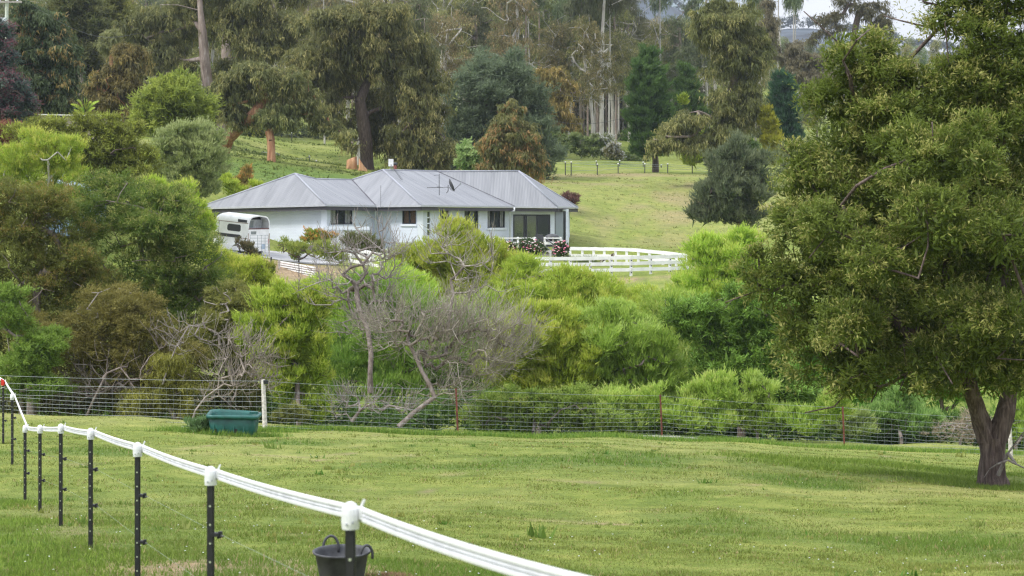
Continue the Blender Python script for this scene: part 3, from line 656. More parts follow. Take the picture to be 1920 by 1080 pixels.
def roof_face(pts, e0, e1, parts=True):
    pts = [np.array(p, float) for p in pts]; ax = e1 - e0; ax = ax / np.linalg.norm(ax); nrm = np.cross(ax, sum(pts) / len(pts) - e0); nrm /= np.linalg.norm(nrm)
    if nrm[2] < 0: nrm = -nrm
    dn = np.cross(nrm, ax); lo = min((p - e0) @ ax for p in pts); hi = max((p - e0) @ ax for p in pts)
    wd = .762 if parts else 99; k = 0; t = lo
    while t < hi - 1e-3:
        q = clip(clip(pts, ax, e0 @ ax + t), -ax, -(e0 @ ax + min(t + wd, hi)))
        if len(q) >= 3:
            off = nrm * (.012 + .007 * (k % 2)); top = [p + off - HO for p in q]; bot = [p - nrm * .004 - HO for p in q]
            uv = [((p - e0) @ ax, (p - e0) @ dn) for p in q]
            fc = [top]; uvs = [uv]
            for i in range(len(q)): j = (i + 1) % len(q); fc.append([top[j], top[i], bot[i], bot[j]]); uvs.append([uv[j], uv[i], uv[i], uv[j]])
            link('roof_sheet', uvmesh('roof_sheet', fc, uvs, ROOFM), house)
        t += wd; k += 1
roof_face([E[0], E[1], Aa], E[0], E[1]); roof_face([E[1], E[2], Br, Bl, Aa], E[1], E[2]); roof_face([E[2], E[3], Ca, Br], E[2], E[3])
roof_face([E[3], E[4], Dr, Ca], E[3], E[4]); roof_face([E[4], E[5], Er, Dr], E[4], E[5]); roof_face([E[5], E[6], Er], E[5], E[6])
m = MB(); P_ = [E[0], Aa, Bl, Br, Ca, Dr, Er, E[6], K1, K2, K3]; 
m.add([p - HO for p in P_], [(7, 8, 6), (6, 8, 5), (8, 9, 5), (5, 9, 4), (4, 9, 3), (3, 9, 2), (2, 9, 10), (2, 10, 1), (1, 10, 0)]); link('roof_back', m.mesh('roof_back', ROOFM), house)
RIDGE = simple('ridge_steel', (.31, .32, .37), .45, var=.06)
def ridge(a, b, lift=.01, wd=.13):
    m = MB(); a = a - HO + [0, 0, lift]; b = b - HO + [0, 0, lift]; m.tube([a, b], wd / 2, 6)
    # flattened half-round cap
    v = np.array(m.v); mid = (a + b) / 2; 
    link('ridge_cap', m.mesh('ridge_cap', RIDGE, True), house)
for a, b in ((E[0], Aa), (E[1], Aa), (Aa, Bl), (Bl, Br), (Br, Ca), (E[3], Ca), (Ca, Dr), (Dr, Er), (Er, E[5]), (Er, E[6])): ridge(a, b)
for a, b in ((Br, E[2]), (Dr, E[4])):
    m = MB(); m.beam(a - HO + [0, 0, .025], b - HO + [0, 0, .025], .12, .02); link('valley_flashing', m.mesh('valley_flashing', FASCIA), house)
EL = E + [K1]
for i in range(len(E)):
    a, b = EL[i], EL[i + 1]; a2 = a - HO; b2 = b - HO
    m = MB(); m.beam(a2 + [0, -.02, -.035], b2 + [0, -.02, -.035], .12, .1); link('gutter', m.mesh('gutter', GUTTER), house)
    m = MB(); m.beam(a2 + [0, .06, -.2], b2 + [0, .06, -.2], .04, .2); link('fascia', m.mesh('fascia', FASCIA), house)
m = MB(); inn = [np.array([p[0], p[1], ZT - .005]) for p in (w0, w1, w2, w3, w5, w6)]
for i in range(5): m.add([E[i] - HO + [0, .1, -.3 + .1], E[i + 1] - HO + [0, .1, -.3 + .1], inn[i + 1] - HO + [0, .1, 0], inn[i] - HO + [0, .1, 0]], [(0, 1, 2, 3)])
link('soffit', m.mesh('soffit', FASCIA), house)
for px, d, y0 in ((704.5, 117.1, 386), (956, 122.9, 389)):
    m = MB(); p = P(px, y0, d) - HO; m.tube([p + [.28, -.4, 0], p + [.28, -.4, -.2], p + [0, -.1, -.3], p + [0, -.1, -2.75]], .05, 8); link('downpipe', m.mesh('downpipe', WHITE, True), house)
# things on the roof
def roofz(px, py, d): return P(px, py, d)
b = P(733, 318, 120.3); t = empty('roof_unit', b, 'white box unit on bent legs standing on the roof ridge', 'roof unit')
m = MB(); m.box((0, 0, .42), (.29, .22, .44)); bx = link('cabinet', m.mesh('cabinet', WHITE2), t)
m = MB(); m.box((.02, -.115, .27), (.05, .012, .05)); link('badge', m.mesh('badge', DARK), bx)
for sx in (-1, 1):
    m = MB(); m.tube([(0.02 * sx, 0, .2), (.02 * sx, 0, .1), (.16 * sx, -.1, -.12)], .018, 6); link('leg', m.mesh('leg', STEEL), t)
m = MB(); m.tube([(.03, 0, .2), (.72, -1.6, -.62)], .014, 6); m.tube([(.1, 0, .16), (.8, -1.6, -.62)], .01, 5); link('brace', m.mesh('brace', DARKST), t)
b = P(741, 320, 122); t = empty('roof_flue', b, 'brown flue with dark cap behind the box on the roof', 'flue')
m = MB(); m.lathe((0, 0, -.5), [(.001, 0), (.1, 0), (.1, .85), (.001, .86)], 12); link('pipe', m.mesh('pipe', RUST, True), t)
m = MB(); m.lathe((0, 0, .36), [(.001, 0), (.14, 0), (.14, .12), (.001, .16)], 12); link('cap', m.mesh('cap', DARKST, True), t)
b = P(823.5, 363, 117.6); t = empty('antenna', b, 'tall thin television aerial mast with crossarms on the roof', 'antenna')
m = MB(); m.tube([(0, 0, -.1), (0, 0, 1.15)], .022, 6); link('mast', m.mesh('mast', DARKST), t)
m = MB(); m.tube([(-.32, 0, 1.08), (.0, 0, 1.1)], .012, 5); [m.tube([(x, -.12, 1.09), (x, .12, 1.09)], .008, 4) for x in (-.3, -.2, -.1)]; link('upper_aerial', m.mesh('upper_aerial', DARKST), t)
m = MB(); m.tube([(-.72, .1, .35), (.55, -.05, .38)], .017, 5); [m.tube([(x, -.25, .36), (x, .25, .36)], .007, 4) for x in (-.6, -.45, -.3, -.15)]; m.lathe((-.06, 0, .37), [(.09, 0), (.1, .02), (.09, .04)], 10); link('lower_aerial', m.mesh('lower_aerial', DARKST), t)
b = P(839, 361.5, 117.8); t = empty('satellite_dish', b, 'dark satellite dish seen side on with a long feed arm', 'satellite dish')
Rd = Euler((0, math.radians(68), math.radians(12))).to_matrix()
m = MB(); m.lathe((0, 0, 0), [(.001, 0), (.15, .012), (.28, .045), (.4, .1), (.405, .1), (.28, .03), (.15, 0), (.001, -.014)], 20)
m.v = [tuple(Rd @ Vector(v) + Vector((.17, 0, .42))) for v in m.v]; link('dish', m.mesh('dish', DARKST, True), t)
m = MB(); m.tube([(-.06, 0, -.02), (.04, 0, .12), (.04, 0, .46)], .026, 6); link('bracket', m.mesh('bracket', DARKST), t)
m = MB(); m.tube([(.1, 0, .35), (.2, -.05, .2), (.33, -.08, .1), (.75, -.12, .5)], .017, 6); link('feed_arm', m.mesh('feed_arm', DARKST), t)
m = MB(); m.box((.77, -.12, .52), (.07, .07, .1)); link('receiver', m.mesh('receiver', STEEL), t)
b = P(714, 388, 116.2); t = MB(); t.tube([(0, 0, -.05), (0, 0, 1.25)], .012, 5); o = link('whip_mast', t.mesh('whip_mast', DARKST)); o.location = b; tag(o, 'single thin whip mast rising from the gutter left of the middle roof', 'mast')

# deck, railing, stairs
dz = -2.66
deck = empty('deck', (PX(960, 118), 118, dz), 'raised timber deck with white railings outside the sliding door', 'deck'); DO = np.array(deck.location)
m = MB(); pl = [W(876, 119.2), W(1056, 123.4), W(1056, 116.9), W(876, 116.9)]
for k in range(22):
    y0 = 116.9 + k * .29
    q = [np.array([x, y, dz]) for x, y in pl]; q = clip(clip(q, np.array([0, 1., 0]), y0), np.array([0, -1., 0]), -(y0 + .28))
    if len(q) >= 3:
        mm = MB(); n_ = len(q); mm.add([p - DO for p in q] + [p - DO - [0, 0, .06] for p in q], [tuple(range(n_)), tuple(reversed(range(n_, 2 * n_)))] + [(i, (i + 1) % n_, n_ + (i + 1) % n_, n_ + i)[::-1] for i in range(n_)]); link('deck_board', mm.mesh('deck_board', GREYWOOD), deck)
m = MB(); m.box((PX(966, 117.1) - DO[0], -.95, -.42), (5.6, .05, .7)); link('skirting_board', m.mesh('skirting_board', WHITE2), deck)
yr = 117.0
for px in (900, 916, 931, 940, 955, 971, 987, 1003, 1021.5, 1037, 1051.5):
    m = MB(); x = PX(px, yr) - DO[0]; zt = PZ(445, yr) - dz + .02; big = px in (971, 1003, 1021.5, 1051.5); m.box((x, yr - DO[1], zt / 2 - .3), (.13 if big else .09, .1, zt + .6)); link('railing_post', m.mesh('railing_post', WHITE2 if big else GREYWOOD), deck)
for (a, b) in ((898, 1003), (1021.5, 1052)):
    for y, h in ((446.5, .07), (456, .16)):
        m = MB(); p = P(a, y, yr - .08); q = P(b, y, yr - .08); m.beam(p - DO, q - DO, .04, h); link('railing_rail', m.mesh('railing_rail', WHITE2), deck)
for a, b in (((1004, 447, 117), (1033, 471, 115.3)), ((1023, 447, 117), (1053, 470, 115.3))):
    m = MB(); m.beam(P(*a) - DO, P(*b) - DO, .07, .05); link('handrail', m.mesh('handrail', DARKST), deck)
    x = PX(b[0] - 1, b[2]); z0 = gz(x, b[2]); z1 = PZ(b[1], b[2]); m = MB(); m.box((x - DO[0], b[2] - DO[1], (z0 + z1) / 2 - dz), (.11, .11, z1 - z0 + .1)); link('stair_post', m.mesh('stair_post', WHITE2), deck)
for k in range(3):
    m = MB(); y = 116.7 - k * .4; m.box((PX(1026 + k * 6, y) - DO[0], y - DO[1], -.17 * (k + 1)), (.75, .34, .05)); link('stair_tread', m.mesh('stair_tread', GREYWOOD), deck)
# barbecue with domed cover on the deck
b = (PX(1035, 118.2), 118.2, dz); t = empty('barbecue', b, 'dark domed barbecue behind the right hand deck railing', 'barbecue')
m = MB(); m.lathe((0, 0, .62), [(.001, 0), (.2, .02), (.36, .12), (.38, .22), (.34, .33), (.2, .42), (.001, .45)], 18, 1.15, .8); link('lid', m.mesh('lid', DARKST, True), t)
m = MB(); m.box((0, 0, .45), (.8, .5, .3)); link('cart', m.mesh('cart', DARKAL), t)
for sx in (-1, 1):
    for sy in (-1, 1): m = MB(); m.box((sx * .36, sy * .2, .16), (.05, .05, .3)); link('leg', m.mesh('leg', DARKST), t)
# patio chair and table left part
b = (PX(1011, 119.5), 119.5, dz); t = empty('outdoor_chair', b, 'dark outdoor chair standing at the top of the deck stairs', 'chair')
m = MB(); m.box((0, 0, .45), (.5, .48, .06)); link('seat', m.mesh('seat', DARKST), t)
m = MB(); m.box((0, .23, .75), (.5, .04, .5)); link('backrest', m.mesh('backrest', DARKST), t)
for sx in (-1, 1):
    for sy in (-1, 1): m = MB(); m.box((sx * .22, sy * .2, .21), (.04, .04, .42)); link('leg', m.mesh('leg', DARKST), t)

# low screen terrace under the first window
b = onground(650, 113.2); t = empty('screen_terrace', b, 'low white terrace wall with pale upright battens below the left window', 'terrace screen')
m = MB(); m.beam(P(604, 427.5, 112.6) - b, P(692, 428, 113.4) - b, .2, .2); link('top_beam', m.mesh('top_beam', WHITE), t)
zt = PZ(431, 113)
for k in range(22):
    px = 607 + k * 3.9; p = P(px, 431, 112.8 + k * .03); m = MB(); m.box((p[0] - b[0], p[1] - b[1], (zt + -3.2) / 2 - b[2]), (.085, .04, zt + 3.2 - .1)); link('batten', m.mesh('batten', WHITE2), t)
# long low white wall (verandah base) centre
b = onground(735, 112.2); t = empty('verandah_wall', b, 'low white rendered verandah wall half hidden by the dead shrub', 'low wall')
m = MB(); m.box((0, 0, .15), (2.9, .2, 1.0)); link('panel', m.mesh('panel', WHITE), t)
m = MB(); m.box((0, -.02, .7), (3.0, .28, .08)); link('coping', m.mesh('coping', WHITE2), t)

# ============================================================ white rail fence
fence = empty('white_rail_fence', onground(1146, 105), 'white three rail timber fence looping round the yard below the house', 'fence'); FO = np.array(fence.location)
near = [(656, 108.5, 466), (695, 106.5, 474), (737, 104.5, 482), (790, 104, 484), (850, 104, 485), (910, 104.2, 485.5), (950, 104.5, 485.5), (994, 104.8, 485), (1032, 105, 485), (1069, 105.2, 485), (1107, 105.5, 484.5), (1146, 105.8, 483.5), (1183, 106, 483), (1220, 106.5, 482), (1256, 107, 481), (1289, 108, 480)]
def run(pts, hs, thick, label=None):
    tops = []
    for px, d, yt in pts:
        p = P(px, yt, d); z0 = gz(p[0], p[1]); z0 = min(z0, p[2] - .95); tops.append(p)
        m = MB(); m.box((p[0] - FO[0], p[1] - FO[1], (p[2] + z0) / 2 - FO[2] - .02), (.15, .12, p[2] - z0 + .1)); po = link('fence_post', m.mesh('fence_post', WHITE2), fence)
        if 1020 < px and d < 108:
            for h in hs:
                m = MB(); m.box((p[0] + .03 - FO[0], p[1] - .064 - FO[1], p[2] - FO[2] - h - .15), (.05, .012, .06)); link('bolt_plate', m.mesh('bolt_plate', DARK), po)
    for a, b in zip(tops[:-1], tops[1:]):
        for h in hs:
            m = MB(); e = np.array([0, -.085, -h]); j = (rng.random(2) - .5) * .02
            m.beam(a + e - FO + [0, 0, j[0]], b + e - FO + [0, 0, j[1]], .035, thick); link('fence_rail', m.mesh('fence_rail', WHITE2), fence)
run(near, (.0, .31, .64), .18)
far = [(1289, 108, 480), (1268, 111.5, 476.5), (1243, 114, 474), (1218, 116, 471.5), (1197, 117.5, 469), (1175, 118.2, 468), (1154, 118.6, 467.5), (1133, 119, 467), (1113, 119.4, 466.5), (1092, 119.8, 466.5), (1069, 120, 466)]
run(far[1:], (.0, .42), .2)
a, b = P(1289, 480, 108), P(1268, 476.5, 111.5)
for h in (0, .42):
    m = MB(); m.beam(a - FO - [0, 0, h], b - FO - [0, 0, h], .035, .18); link('fence_rail', m.mesh('fence_rail', WHITE2), fence)

# ============================================================ horse float
DF = 110.5; bx_, = [P(450, 476, DF)]; fl = empty('horse_float', (bx_[0], bx_[1], PZ(481, DF)), 'white horse float with charcoal stripe parked beside the house', 'horse trailer'); fl.rotation_euler = (math.radians(0), math.radians(4.5), math.radians(-35))
Lf, Wf, Hf = 2.55, 1.72, 2.35   # x = forward to rear (rear at +x), y = width, z up
x0, x1, z0, z1 = -Lf / 2, Lf / 2, .42, Hf
def prof(rr=.42):   # cross-section (y, z), rounded top
    pts = [(-Wf / 2, z0), (-Wf / 2, z1 - rr)]
    for k in range(1, 8): a = math.pi * (1 - k / 8) ; pts.append((-Wf / 2 + rr - rr * math.cos(math.pi / 2 * k / 8), z1 - rr + rr * math.sin(math.pi / 2 * k / 8)))
    pts.append((-Wf / 2 + rr, z1)); pts.append((0, z1 + .05)); pts.append((Wf / 2 - rr, z1))
    for k in range(1, 8): pts.append((Wf / 2 - rr + rr * math.sin(math.pi / 2 * k / 8), z1 - rr + rr * math.cos(math.pi / 2 * k / 8)))
    pts += [(Wf / 2, z1 - rr), (Wf / 2, z0)]; return pts
pr = prof(); npf = len(pr)
m = MB(); secs = [(x0 - .0, .86), (x0 + .08, .96), (x0 + .25, 1), (x1, 1)]
vs = [(x, y, z0 + (z - z0) * s if True else z) for x, s in secs for y, z in pr]; fs = []
for i in range(3):
    for j in range(npf - 1): fs.append((i * npf + j, (i + 1) * npf + j, (i + 1) * npf + j + 1, i * npf + j + 1))
fs.append(tuple(range(npf))); m.add(vs, fs); m.box((0, 0, z0 + .02), (Lf, Wf - .02, .06))
body = link('body', m.mesh('body', FLOATW), fl)
m = MB(); # rear frame: ring around opening + tailgate
ins = [(y * .93, z0 + (z - z0) * .965) for y, z in pr]
vs = [(x1 + .004, y, z) for y, z in pr] + [(x1 + .004, y, z) for y, z in ins]; m.add(vs, [(j, j + 1, npf + j + 1, npf + j) for j in range(npf - 1)]); link('rear_frame', m.mesh('rear_frame', FLOATW), body)
zg = z0 + 1.2
m = MB(); m.box((x1 + .01, 0, (z0 + zg) / 2), (.05, Wf - .1, zg - z0)); tg = link('tailgate', m.mesh('tailgate', FLOATW), fl)
m = MB(); m.box((x1 - .02, 0, zg + .03), (.06, Wf - .06, .05)); link('hinge_bar', m.mesh('hinge_bar', RUST), tg)
m = MB(); m.box((x1 + .04, -.45, zg - .18), (.01, .42, .16)); link('plate', m.mesh('plate', STEEL), tg)
m = MB(); m.box((x1 + .04, .42, z0 + .25), (.01, .3, .26)); link('sticker', m.mesh('sticker', simple('sticker_blue', (.4, .5, .6))), tg)
m = MB(); m.box((x1 - .5, 0, zg + .25), (.03, Wf - .2, .5)); ip = link('inner_panel', m.mesh('inner_panel', simple('inner_grey', (.5, .52, .55))), fl)
m = MB(); m.box((x1 - .47, -.35, zg + .25), (.02, .8, .36)); link('inner_window', m.mesh('inner_window', GLASSG), ip)
m = MB(); m.add([(x1 - .52, y * .95, z0 + (z - z0) * .97) for y, z in pr], [tuple(range(npf))]); link('interior_shade_sheet', m.mesh('interior_shade_sheet', DARK), fl)  # near-black sheet paints the shade inside the rear opening
def side_strip(name, pts, mat, off=.006, parent=body):
    m = MB(); v = [(x, -Wf / 2 - off, z) for x, z in pts]; m.add(v + [(x, -Wf / 2 + .001, z) for x, z in pts], [tuple(range(len(pts)))] + [(i, (i + 1) % len(pts), len(pts) + (i + 1) % len(pts), len(pts) + i) for i in range(len(pts))]); return link(name, m.mesh(name, mat), parent)
side_strip('stripe', [(x0 + .02, 1.28), (x1 - .58, 1.28), (x1 - .42, 1.1), (x0 + .02, 1.1)], CHAR)
wz = [(x0 + 1.0, 1.52), (x0 + 1.08, 1.45), (x0 + 1.92, 1.45), (x0 + 2.0, 1.52), (x0 + 2.0, 1.76), (x0 + 1.92, 1.83), (x0 + 1.1, 1.83), (x0 + 1.0, 1.72)]
side_strip('side_window', wz, DARKAL); side_strip('trim_line', [(x0 + .1, 1.93), (x1, 1.93), (x1, 1.955), (x0 + .1, 1.955)], RUST)
side_strip('door_gap', [(x0 + .36, .6), (x0 + .385, .6), (x0 + .385, 1.93), (x0 + .36, 1.93)], DARKST, .008)
side_strip('lower_trim', [(x1 - .4, 1.1), (x1, 1.1), (x1, 1.13), (x1 - .4, 1.13)], RUST)
side_strip('mudguard', [(x0 + .75, .42), (x0 + .9, .72), (x0 + 1.9, .72), (x0 + 2.05, .42)], FLOATW, .16, fl)
for wx in (x0 + 1.05, x0 + 1.75):
    for sy in (-1, 1):
        m = MB(); prof_w = [(.001, -.09), (.28, -.09), (.33, -.06), (.33, .06), (.28, .09), (.001, .09)]
        m.lathe((0, 0, 0), prof_w, 18); Rw = Euler((math.radians(90), 0, 0)).to_matrix(); m.v = [tuple(Rw @ Vector(v) + Vector((wx, sy * (Wf / 2 + .02), .33))) for v in m.v]
        wh = link('wheel', m.mesh('wheel', BLACKPL, True), fl)
        m = MB(); m.lathe((0, 0, 0), [(.001, -.1), (.16, -.1), (.17, .1), (.001, .1)], 14); m.v = [tuple(Rw @ Vector(v) + Vector((wx, sy * (Wf / 2 + .02), .33))) for v in m.v]; link('rim', m.mesh('rim', STEEL, True), wh)
m = MB(); m.tube([(x0, -.5, .4), (x0 - 1.1, 0, .42), (x0, .5, .4)], .05, 6); db = link('drawbar', m.mesh('drawbar', RED), fl)
m = MB(); m.lathe((0, 0, 0), prof_w, 16); m.v = [tuple(Rw @ Vector(v) + Vector((x0 - .2, -.45, .75))) for v in m.v]; link('spare_wheel', m.mesh('spare_wheel', BLACKPL, True), db)
for sy in (-1, 1): m = MB(); m.box((x1 + .03, sy * (Wf / 2 - .05), z0 + .55), (.04, .06, .25)); link('tail_light', m.mesh('tail_light', RED), fl)
# small worn name strip on the side near the rear (too worn to read)
side_strip('name_strip', [(x1 - .78, 1.98), (x1 - .12, 1.98), (x1 - .12, 2.12), (x1 - .78, 2.14)], CHAR, .012)

# wire mesh gate in front of the float
b = onground(493, 107); t = empty('mesh_gate', b, 'small grey weldmesh gate standing in front of the horse float', 'gate')
m = MB(); zA, zB_ = PZ(441, 107) - b[2], PZ(463, 107) - b[2]; xs = [PX(px, 107) - b[0] for px in (469, 483, 490, 497, 503)]
for x in xs: m.tube([(x, 0, zB_ - .35), (x, 0, zA)], .011, 4)
link('upright_bars', m.mesh('upright_bars', STEEL), t); m = MB()
for k in range(5): z = zA + (zB_ - zA) * k / 4; m.tube([(xs[0], 0, z), (xs[-1], 0, z)], .011, 4)
link('cross_bars', m.mesh('cross_bars', STEEL), t)
for px in (466, 505): m = MB(); x = PX(px, 107) - b[0]; m.tube([(x, 0, -.1), (x, 0, zA + .1)], .035, 6); link('gate_post', m.mesh('gate_post', GREYWOOD), t)

# driveway sheet
xs_ = np.linspace(PX(395, 108), PX(640, 108), 26); ys_ = np.linspace(104.5, 113, 14); X, Y = np.meshgrid(xs_, ys_); Z = ground(X.ravel(), Y.ravel()) + .03
i = (np.arange(13)[:, None] * 26 + np.arange(25)).ravel(); me = np_mesh('driveway', np.stack([X.ravel(), Y.ravel(), Z], 1), np.stack([i, i + 1, i + 27, i + 26], 1), CONC)
tag(link('driveway', me), 'grey driveway between the horse float and the shrubs', None, None, 'structure')
# slatted timber bank
b = onground(555, 100.5); t = empty('slatted_retaining_wall', b, 'low pale slatted timber retaining wall beside the bare earth', 'retaining wall')
for k in range(6):
    m = MB(); y0 = 490 + k * 4.2; m.beam(P(522, y0, 101.5) - b, P(591, y0 + 12, 99.5) - b, .05, .07); link('slat', m.mesh('slat', WHITE2), t)
for px, yy in ((524, 489), (556, 495), (588, 501)):
    m = MB(); p = P(px, yy, 100.7) - b; m.box((p[0], .12, p[2] - .35), (.09, .09, .8)); link('stake', m.mesh('stake', GREYWOOD), t)
m = MB(); m.add([P(522, 489, 101.7) - b, P(591, 501, 99.7) - b, P(591, 527, 99.7) - b, P(522, 515, 101.7) - b], [(0, 1, 2, 3)]); m.add([P(522, 489, 101.85) - b, P(591, 501, 99.85) - b, P(591, 527, 99.85) - b, P(522, 515, 101.85) - b], [(3, 2, 1, 0)]); link('backing_board', m.mesh('backing_board', simple('earth_board', (.3, .2, .15), .9)), t)
for px, y0, y1, d, lab in ((508.5, 482, 524, 98, 'dark steel post beside the bare earth bank below the float'), (560.5, 484, 510, 99.5, 'thin dark post in front of the pale slatted retaining wall')):
    p = P(px, y1, d); z = gz(p[0], p[1]); m = MB(); m.tube([(0, 0, min(0, z - p[2]) - .1), (0, 0, PZ(y0, d) - p[2])], .045 if px < 520 else .02, 6); o = link('steel_post', m.mesh('steel_post', DARKST)); o.location = p; tag(o, lab, 'post')

# dog statue between rails: sitting brown and white spaniel
def skin_body(name, verts, edges, radii, mat, parent, sub=2):
    me = bpy.data.meshes.new(name); me.from_pydata(verts, edges, []); me.update(); o = bpy.data.objects.new(name, me); COL.objects.link(o); o.parent = parent
    sk = o.modifiers.new('skin', 'SKIN'); ly = me.skin_vertices[0].data
    for v, r_ in zip(ly, radii): v.radius = (r_, r_)
    ly[0].use_root = True; sb = o.modifiers.new('sub', 'SUBSURF'); sb.levels = sub; sb.render_levels = sub; me.materials.append(mat); return o
DOGM = newmat('spotted_coat'); _n = NT(DOGM); _o = _n.n('ShaderNodeOutputMaterial'); _b = _n.n('ShaderNodeBsdfPrincipled'); _b.inputs['Roughness'].default_value = .9
_t = _n.n('ShaderNodeTexCoord').outputs['Object']; _n.l(_n.ramp(_n.noise(5.5, 2, _t), [(.47, (.6, .56, .5)), (.5, (.06, .03, .025))]), _b.inputs['Base Color']); _n.l(_b.outputs[0], _o.inputs[0])
b = onground(1137, 110.5); b[2] = PZ(499, 110.5); b[2] = max(b[2], gz(b[0], b[1])); t = empty('dog', b, 'brown and white spotted dog standing behind the white rails', 'dog', rz=math.radians(-25))
vs = [(-.22, 0, .42), (.0, 0, .43), (.24, 0, .44), (.34, 0, .56), (.4, 0, .66), (.52, 0, .64),
      (-.28, .08, .28), (-.33, .08, .14), (-.3, .08, .02), (-.28, -.08, .28), (-.33, -.08, .14), (-.3, -.08, .02), (.24, .08, .24), (.25, .08, .02), (.24, -.08, .24), (.25, -.08, .02), (-.36, 0, .46), (-.48, 0, .56)]
ed = [(0, 1), (1, 2), (2, 3), (3, 4), (4, 5), (0, 6), (6, 7), (7, 8), (0, 9), (9, 10), (10, 11), (2, 12), (12, 13), (2, 14), (14, 15), (0, 16), (16, 17)]
ra = [.11, .11, .13, .085, .095, .05, .07, .035, .032, .07, .035, .032, .05, .032, .05, .032, .03, .02]
skin_body('body', vs, ed, ra, DOGM, t)
for s in (-1, 1): m = MB(); m.lathe((.36, s * .1, .6), [(.001, -.09), (.045, -.05), (.05, .02), (.02, .08), (.001, .09)], 8, 1, .4); link('ear', m.mesh('ear', simple('dog_ear', (.06, .03, .025), .9), True), t)
# tufty plant in the yard
b = onground(1098, 113); pg_pts = [(b[0], b[1], .45, .3)]
patchgrass('ornamental_grass', [(PX(px, 112.5), 112.5, .5, .4) for px in (1085, 1098, 1110)], 700, 'clump of tall ornamental grass in the fenced yard', 55, (.3, .8), ((.06, .1, .03), (.2, .24, .1)))

# roses
def roses(px, py, rx, ry, lab, d=114.6):
    root = plant('rose_bush', lab, 'rose bush', (px, d), [(px, py, rx, ry), (px - rx * .5, py + ry * .3, rx * .55, ry * .7), (px + rx * .5, py + ry * .25, rx * .55, ry * .75)], d, 3800, .075, .045, 'spray', ((.025, .05, .015), (.06, .11, .03)), (.12, .1, .04), .1, .13, BARK_DARK, .04, ntarget=20, crown='foliage', group='rose bushes in flower along the deck')
    b0 = np.array(root.location); r = np.random.default_rng(int(px)); c = P(px, py, d)
    for nm, mt, k in (('pink_blooms', PINK, 24), ('white_blooms', PALEPINK, 22)):
        m = MB()
        for _ in range(k):
            a = r.uniform(0, 2 * math.pi); q = r.random() ** .5; p = c + [math.cos(a) * q * rx / F * d, -abs(ry) / F * d * (1 - q * q) ** .5 - .05, math.sin(a) * q * ry / F * d]; s = r.uniform(.035, .07)
            m.lathe(p - b0, [(.001, -s * .4), (s * .8, -s * .3), (s, .1 * s), (s * .6, s * .5), (.001, s * .5)], 6)
        tag(link(nm, m.mesh(nm, mt, True), root), kind='stuff')
PINK = simple('pink_petals', (.75, .22, .34), .7, var=.3, scale=20); PALEPINK = simple('pale_petals', (.85, .7, .7), .7)
roses(950, 465, 16, 15, 'small rose bush left under the deck railing with pink and white blooms')
roses(996, 464, 27, 17, 'wide pink and white rose bush below the middle of the deck railing')
roses(1051, 466, 16, 17, 'pink rose bush right of the deck stairs at the house corner')

# ============================================================ wire mesh stock fence
sf = [(-60, 56.5, 700, 778), (494, 54, 712, 803), (855, 54.5, 728, 820), (1238, 58, 740, 818), (1580, 60, 762, 842), (1893, 60, 785, 860), (2200, 60, 805, 885)]
base0 = onground(855, 54.5); stock = empty('wire_stock_fence', base0, 'long galvanised wire mesh stock fence across the bottom of the meadow', 'fence')
postdef = {494: ('white', .055), 1893: ('white', .055)}
tops, bots = [], []
for px, d, yt, yb in sf:
    t_ = P(px, yt, d); x, y = t_[0], t_[1]; zb = gz(x, y); tops.append(t_); bots.append(np.array([x, y, max(zb, PZ(yb, d)) + .03]))
    if px < 0: continue
    m = MB()
    if px in postdef:
        m.tube([(x - base0[0] + .05, y - base0[1], zb - .2 - base0[2]), (x - base0[0] - .01, y - base0[1], t_[2] - base0[2])], [.07, .055], 8); po = link('wooden_post', m.mesh('wooden_post', simple('whitewashed_post', (.62, .58, .55), .85, var=.25, scale=14, bump=.5)), stock)
        m = MB(); m.box((x - base0[0] + .07, y - base0[1] - .03, t_[2] - base0[2] - .06), (.12, .09, .1)); link('insulator', m.mesh('insulator', BLACKPL), po)
    else:
        px_ = (x - base0[0], y - base0[1]); m.beam((px_[0] + .06, px_[1], zb - .2 - base0[2]), (px_[0], px_[1], t_[2] - base0[2]), .05, .012, (0, 1, 0)); m.beam((px_[0] + .06, px_[1] + .02, zb - .2 - base0[2]), (px_[0], px_[1] + .02, t_[2] - base0[2]), .012, .045, (0, 1, 0)); link('star_picket', m.mesh('star_picket', RUST), stock)
def fp(s, h):   # s = position along (index float), h 0 bottom - 1 top
    i = min(int(s), len(tops) - 2); f = s - i; a = bots[i] * (1 - h) + tops[i] * h; b_ = bots[i + 1] * (1 - h) + tops[i + 1] * h; return a * (1 - f) + b_ * f
hs_ = [.03, .13, .22, .32, .42, .52, .64, .78, .97]; rr_ = np.random.default_rng(3)
for hi, h in enumerate(hs_):
    m = MB(); pts_ = []
    for i in range(len(sf) - 1):
        kk = 10
        for q in range(kk): s = i + q / kk; p = fp(s, h); sag = -.035 * math.sin(math.pi * q / kk) + (rr_.normal() * .014 if hi < 8 else 0); pts_.append(p - base0 + [0, 0, sag])
    pts_.append(fp(len(sf) - 1.001, h) - base0); m.tube(pts_, .0036, 4, False); link('line_wire', m.mesh('line_wire', STEEL), stock)
vw = MB(); vw.tube([(0, 0, 0), (.008, 0, .45), (0, 0, 1)], .0024, 3, False); vme = vw.mesh('stay_wire', STEEL); tot = 0
for i in range(len(sf) - 1):
    Ls = math.dist(tops[i], tops[i + 1]); k = int(Ls / .205)
    for q in range(k):
        if tot > 285: break
        s = i + q / k; a = fp(s, .03); b_ = fp(s, .78)
        if not (-30 < a[0] / a[1] * F + 960 < 1960): continue
        o = link('stay_wire', vme, stock, a - base0); o.scale = (1, 1, (b_ - a)[2]); tot += 1

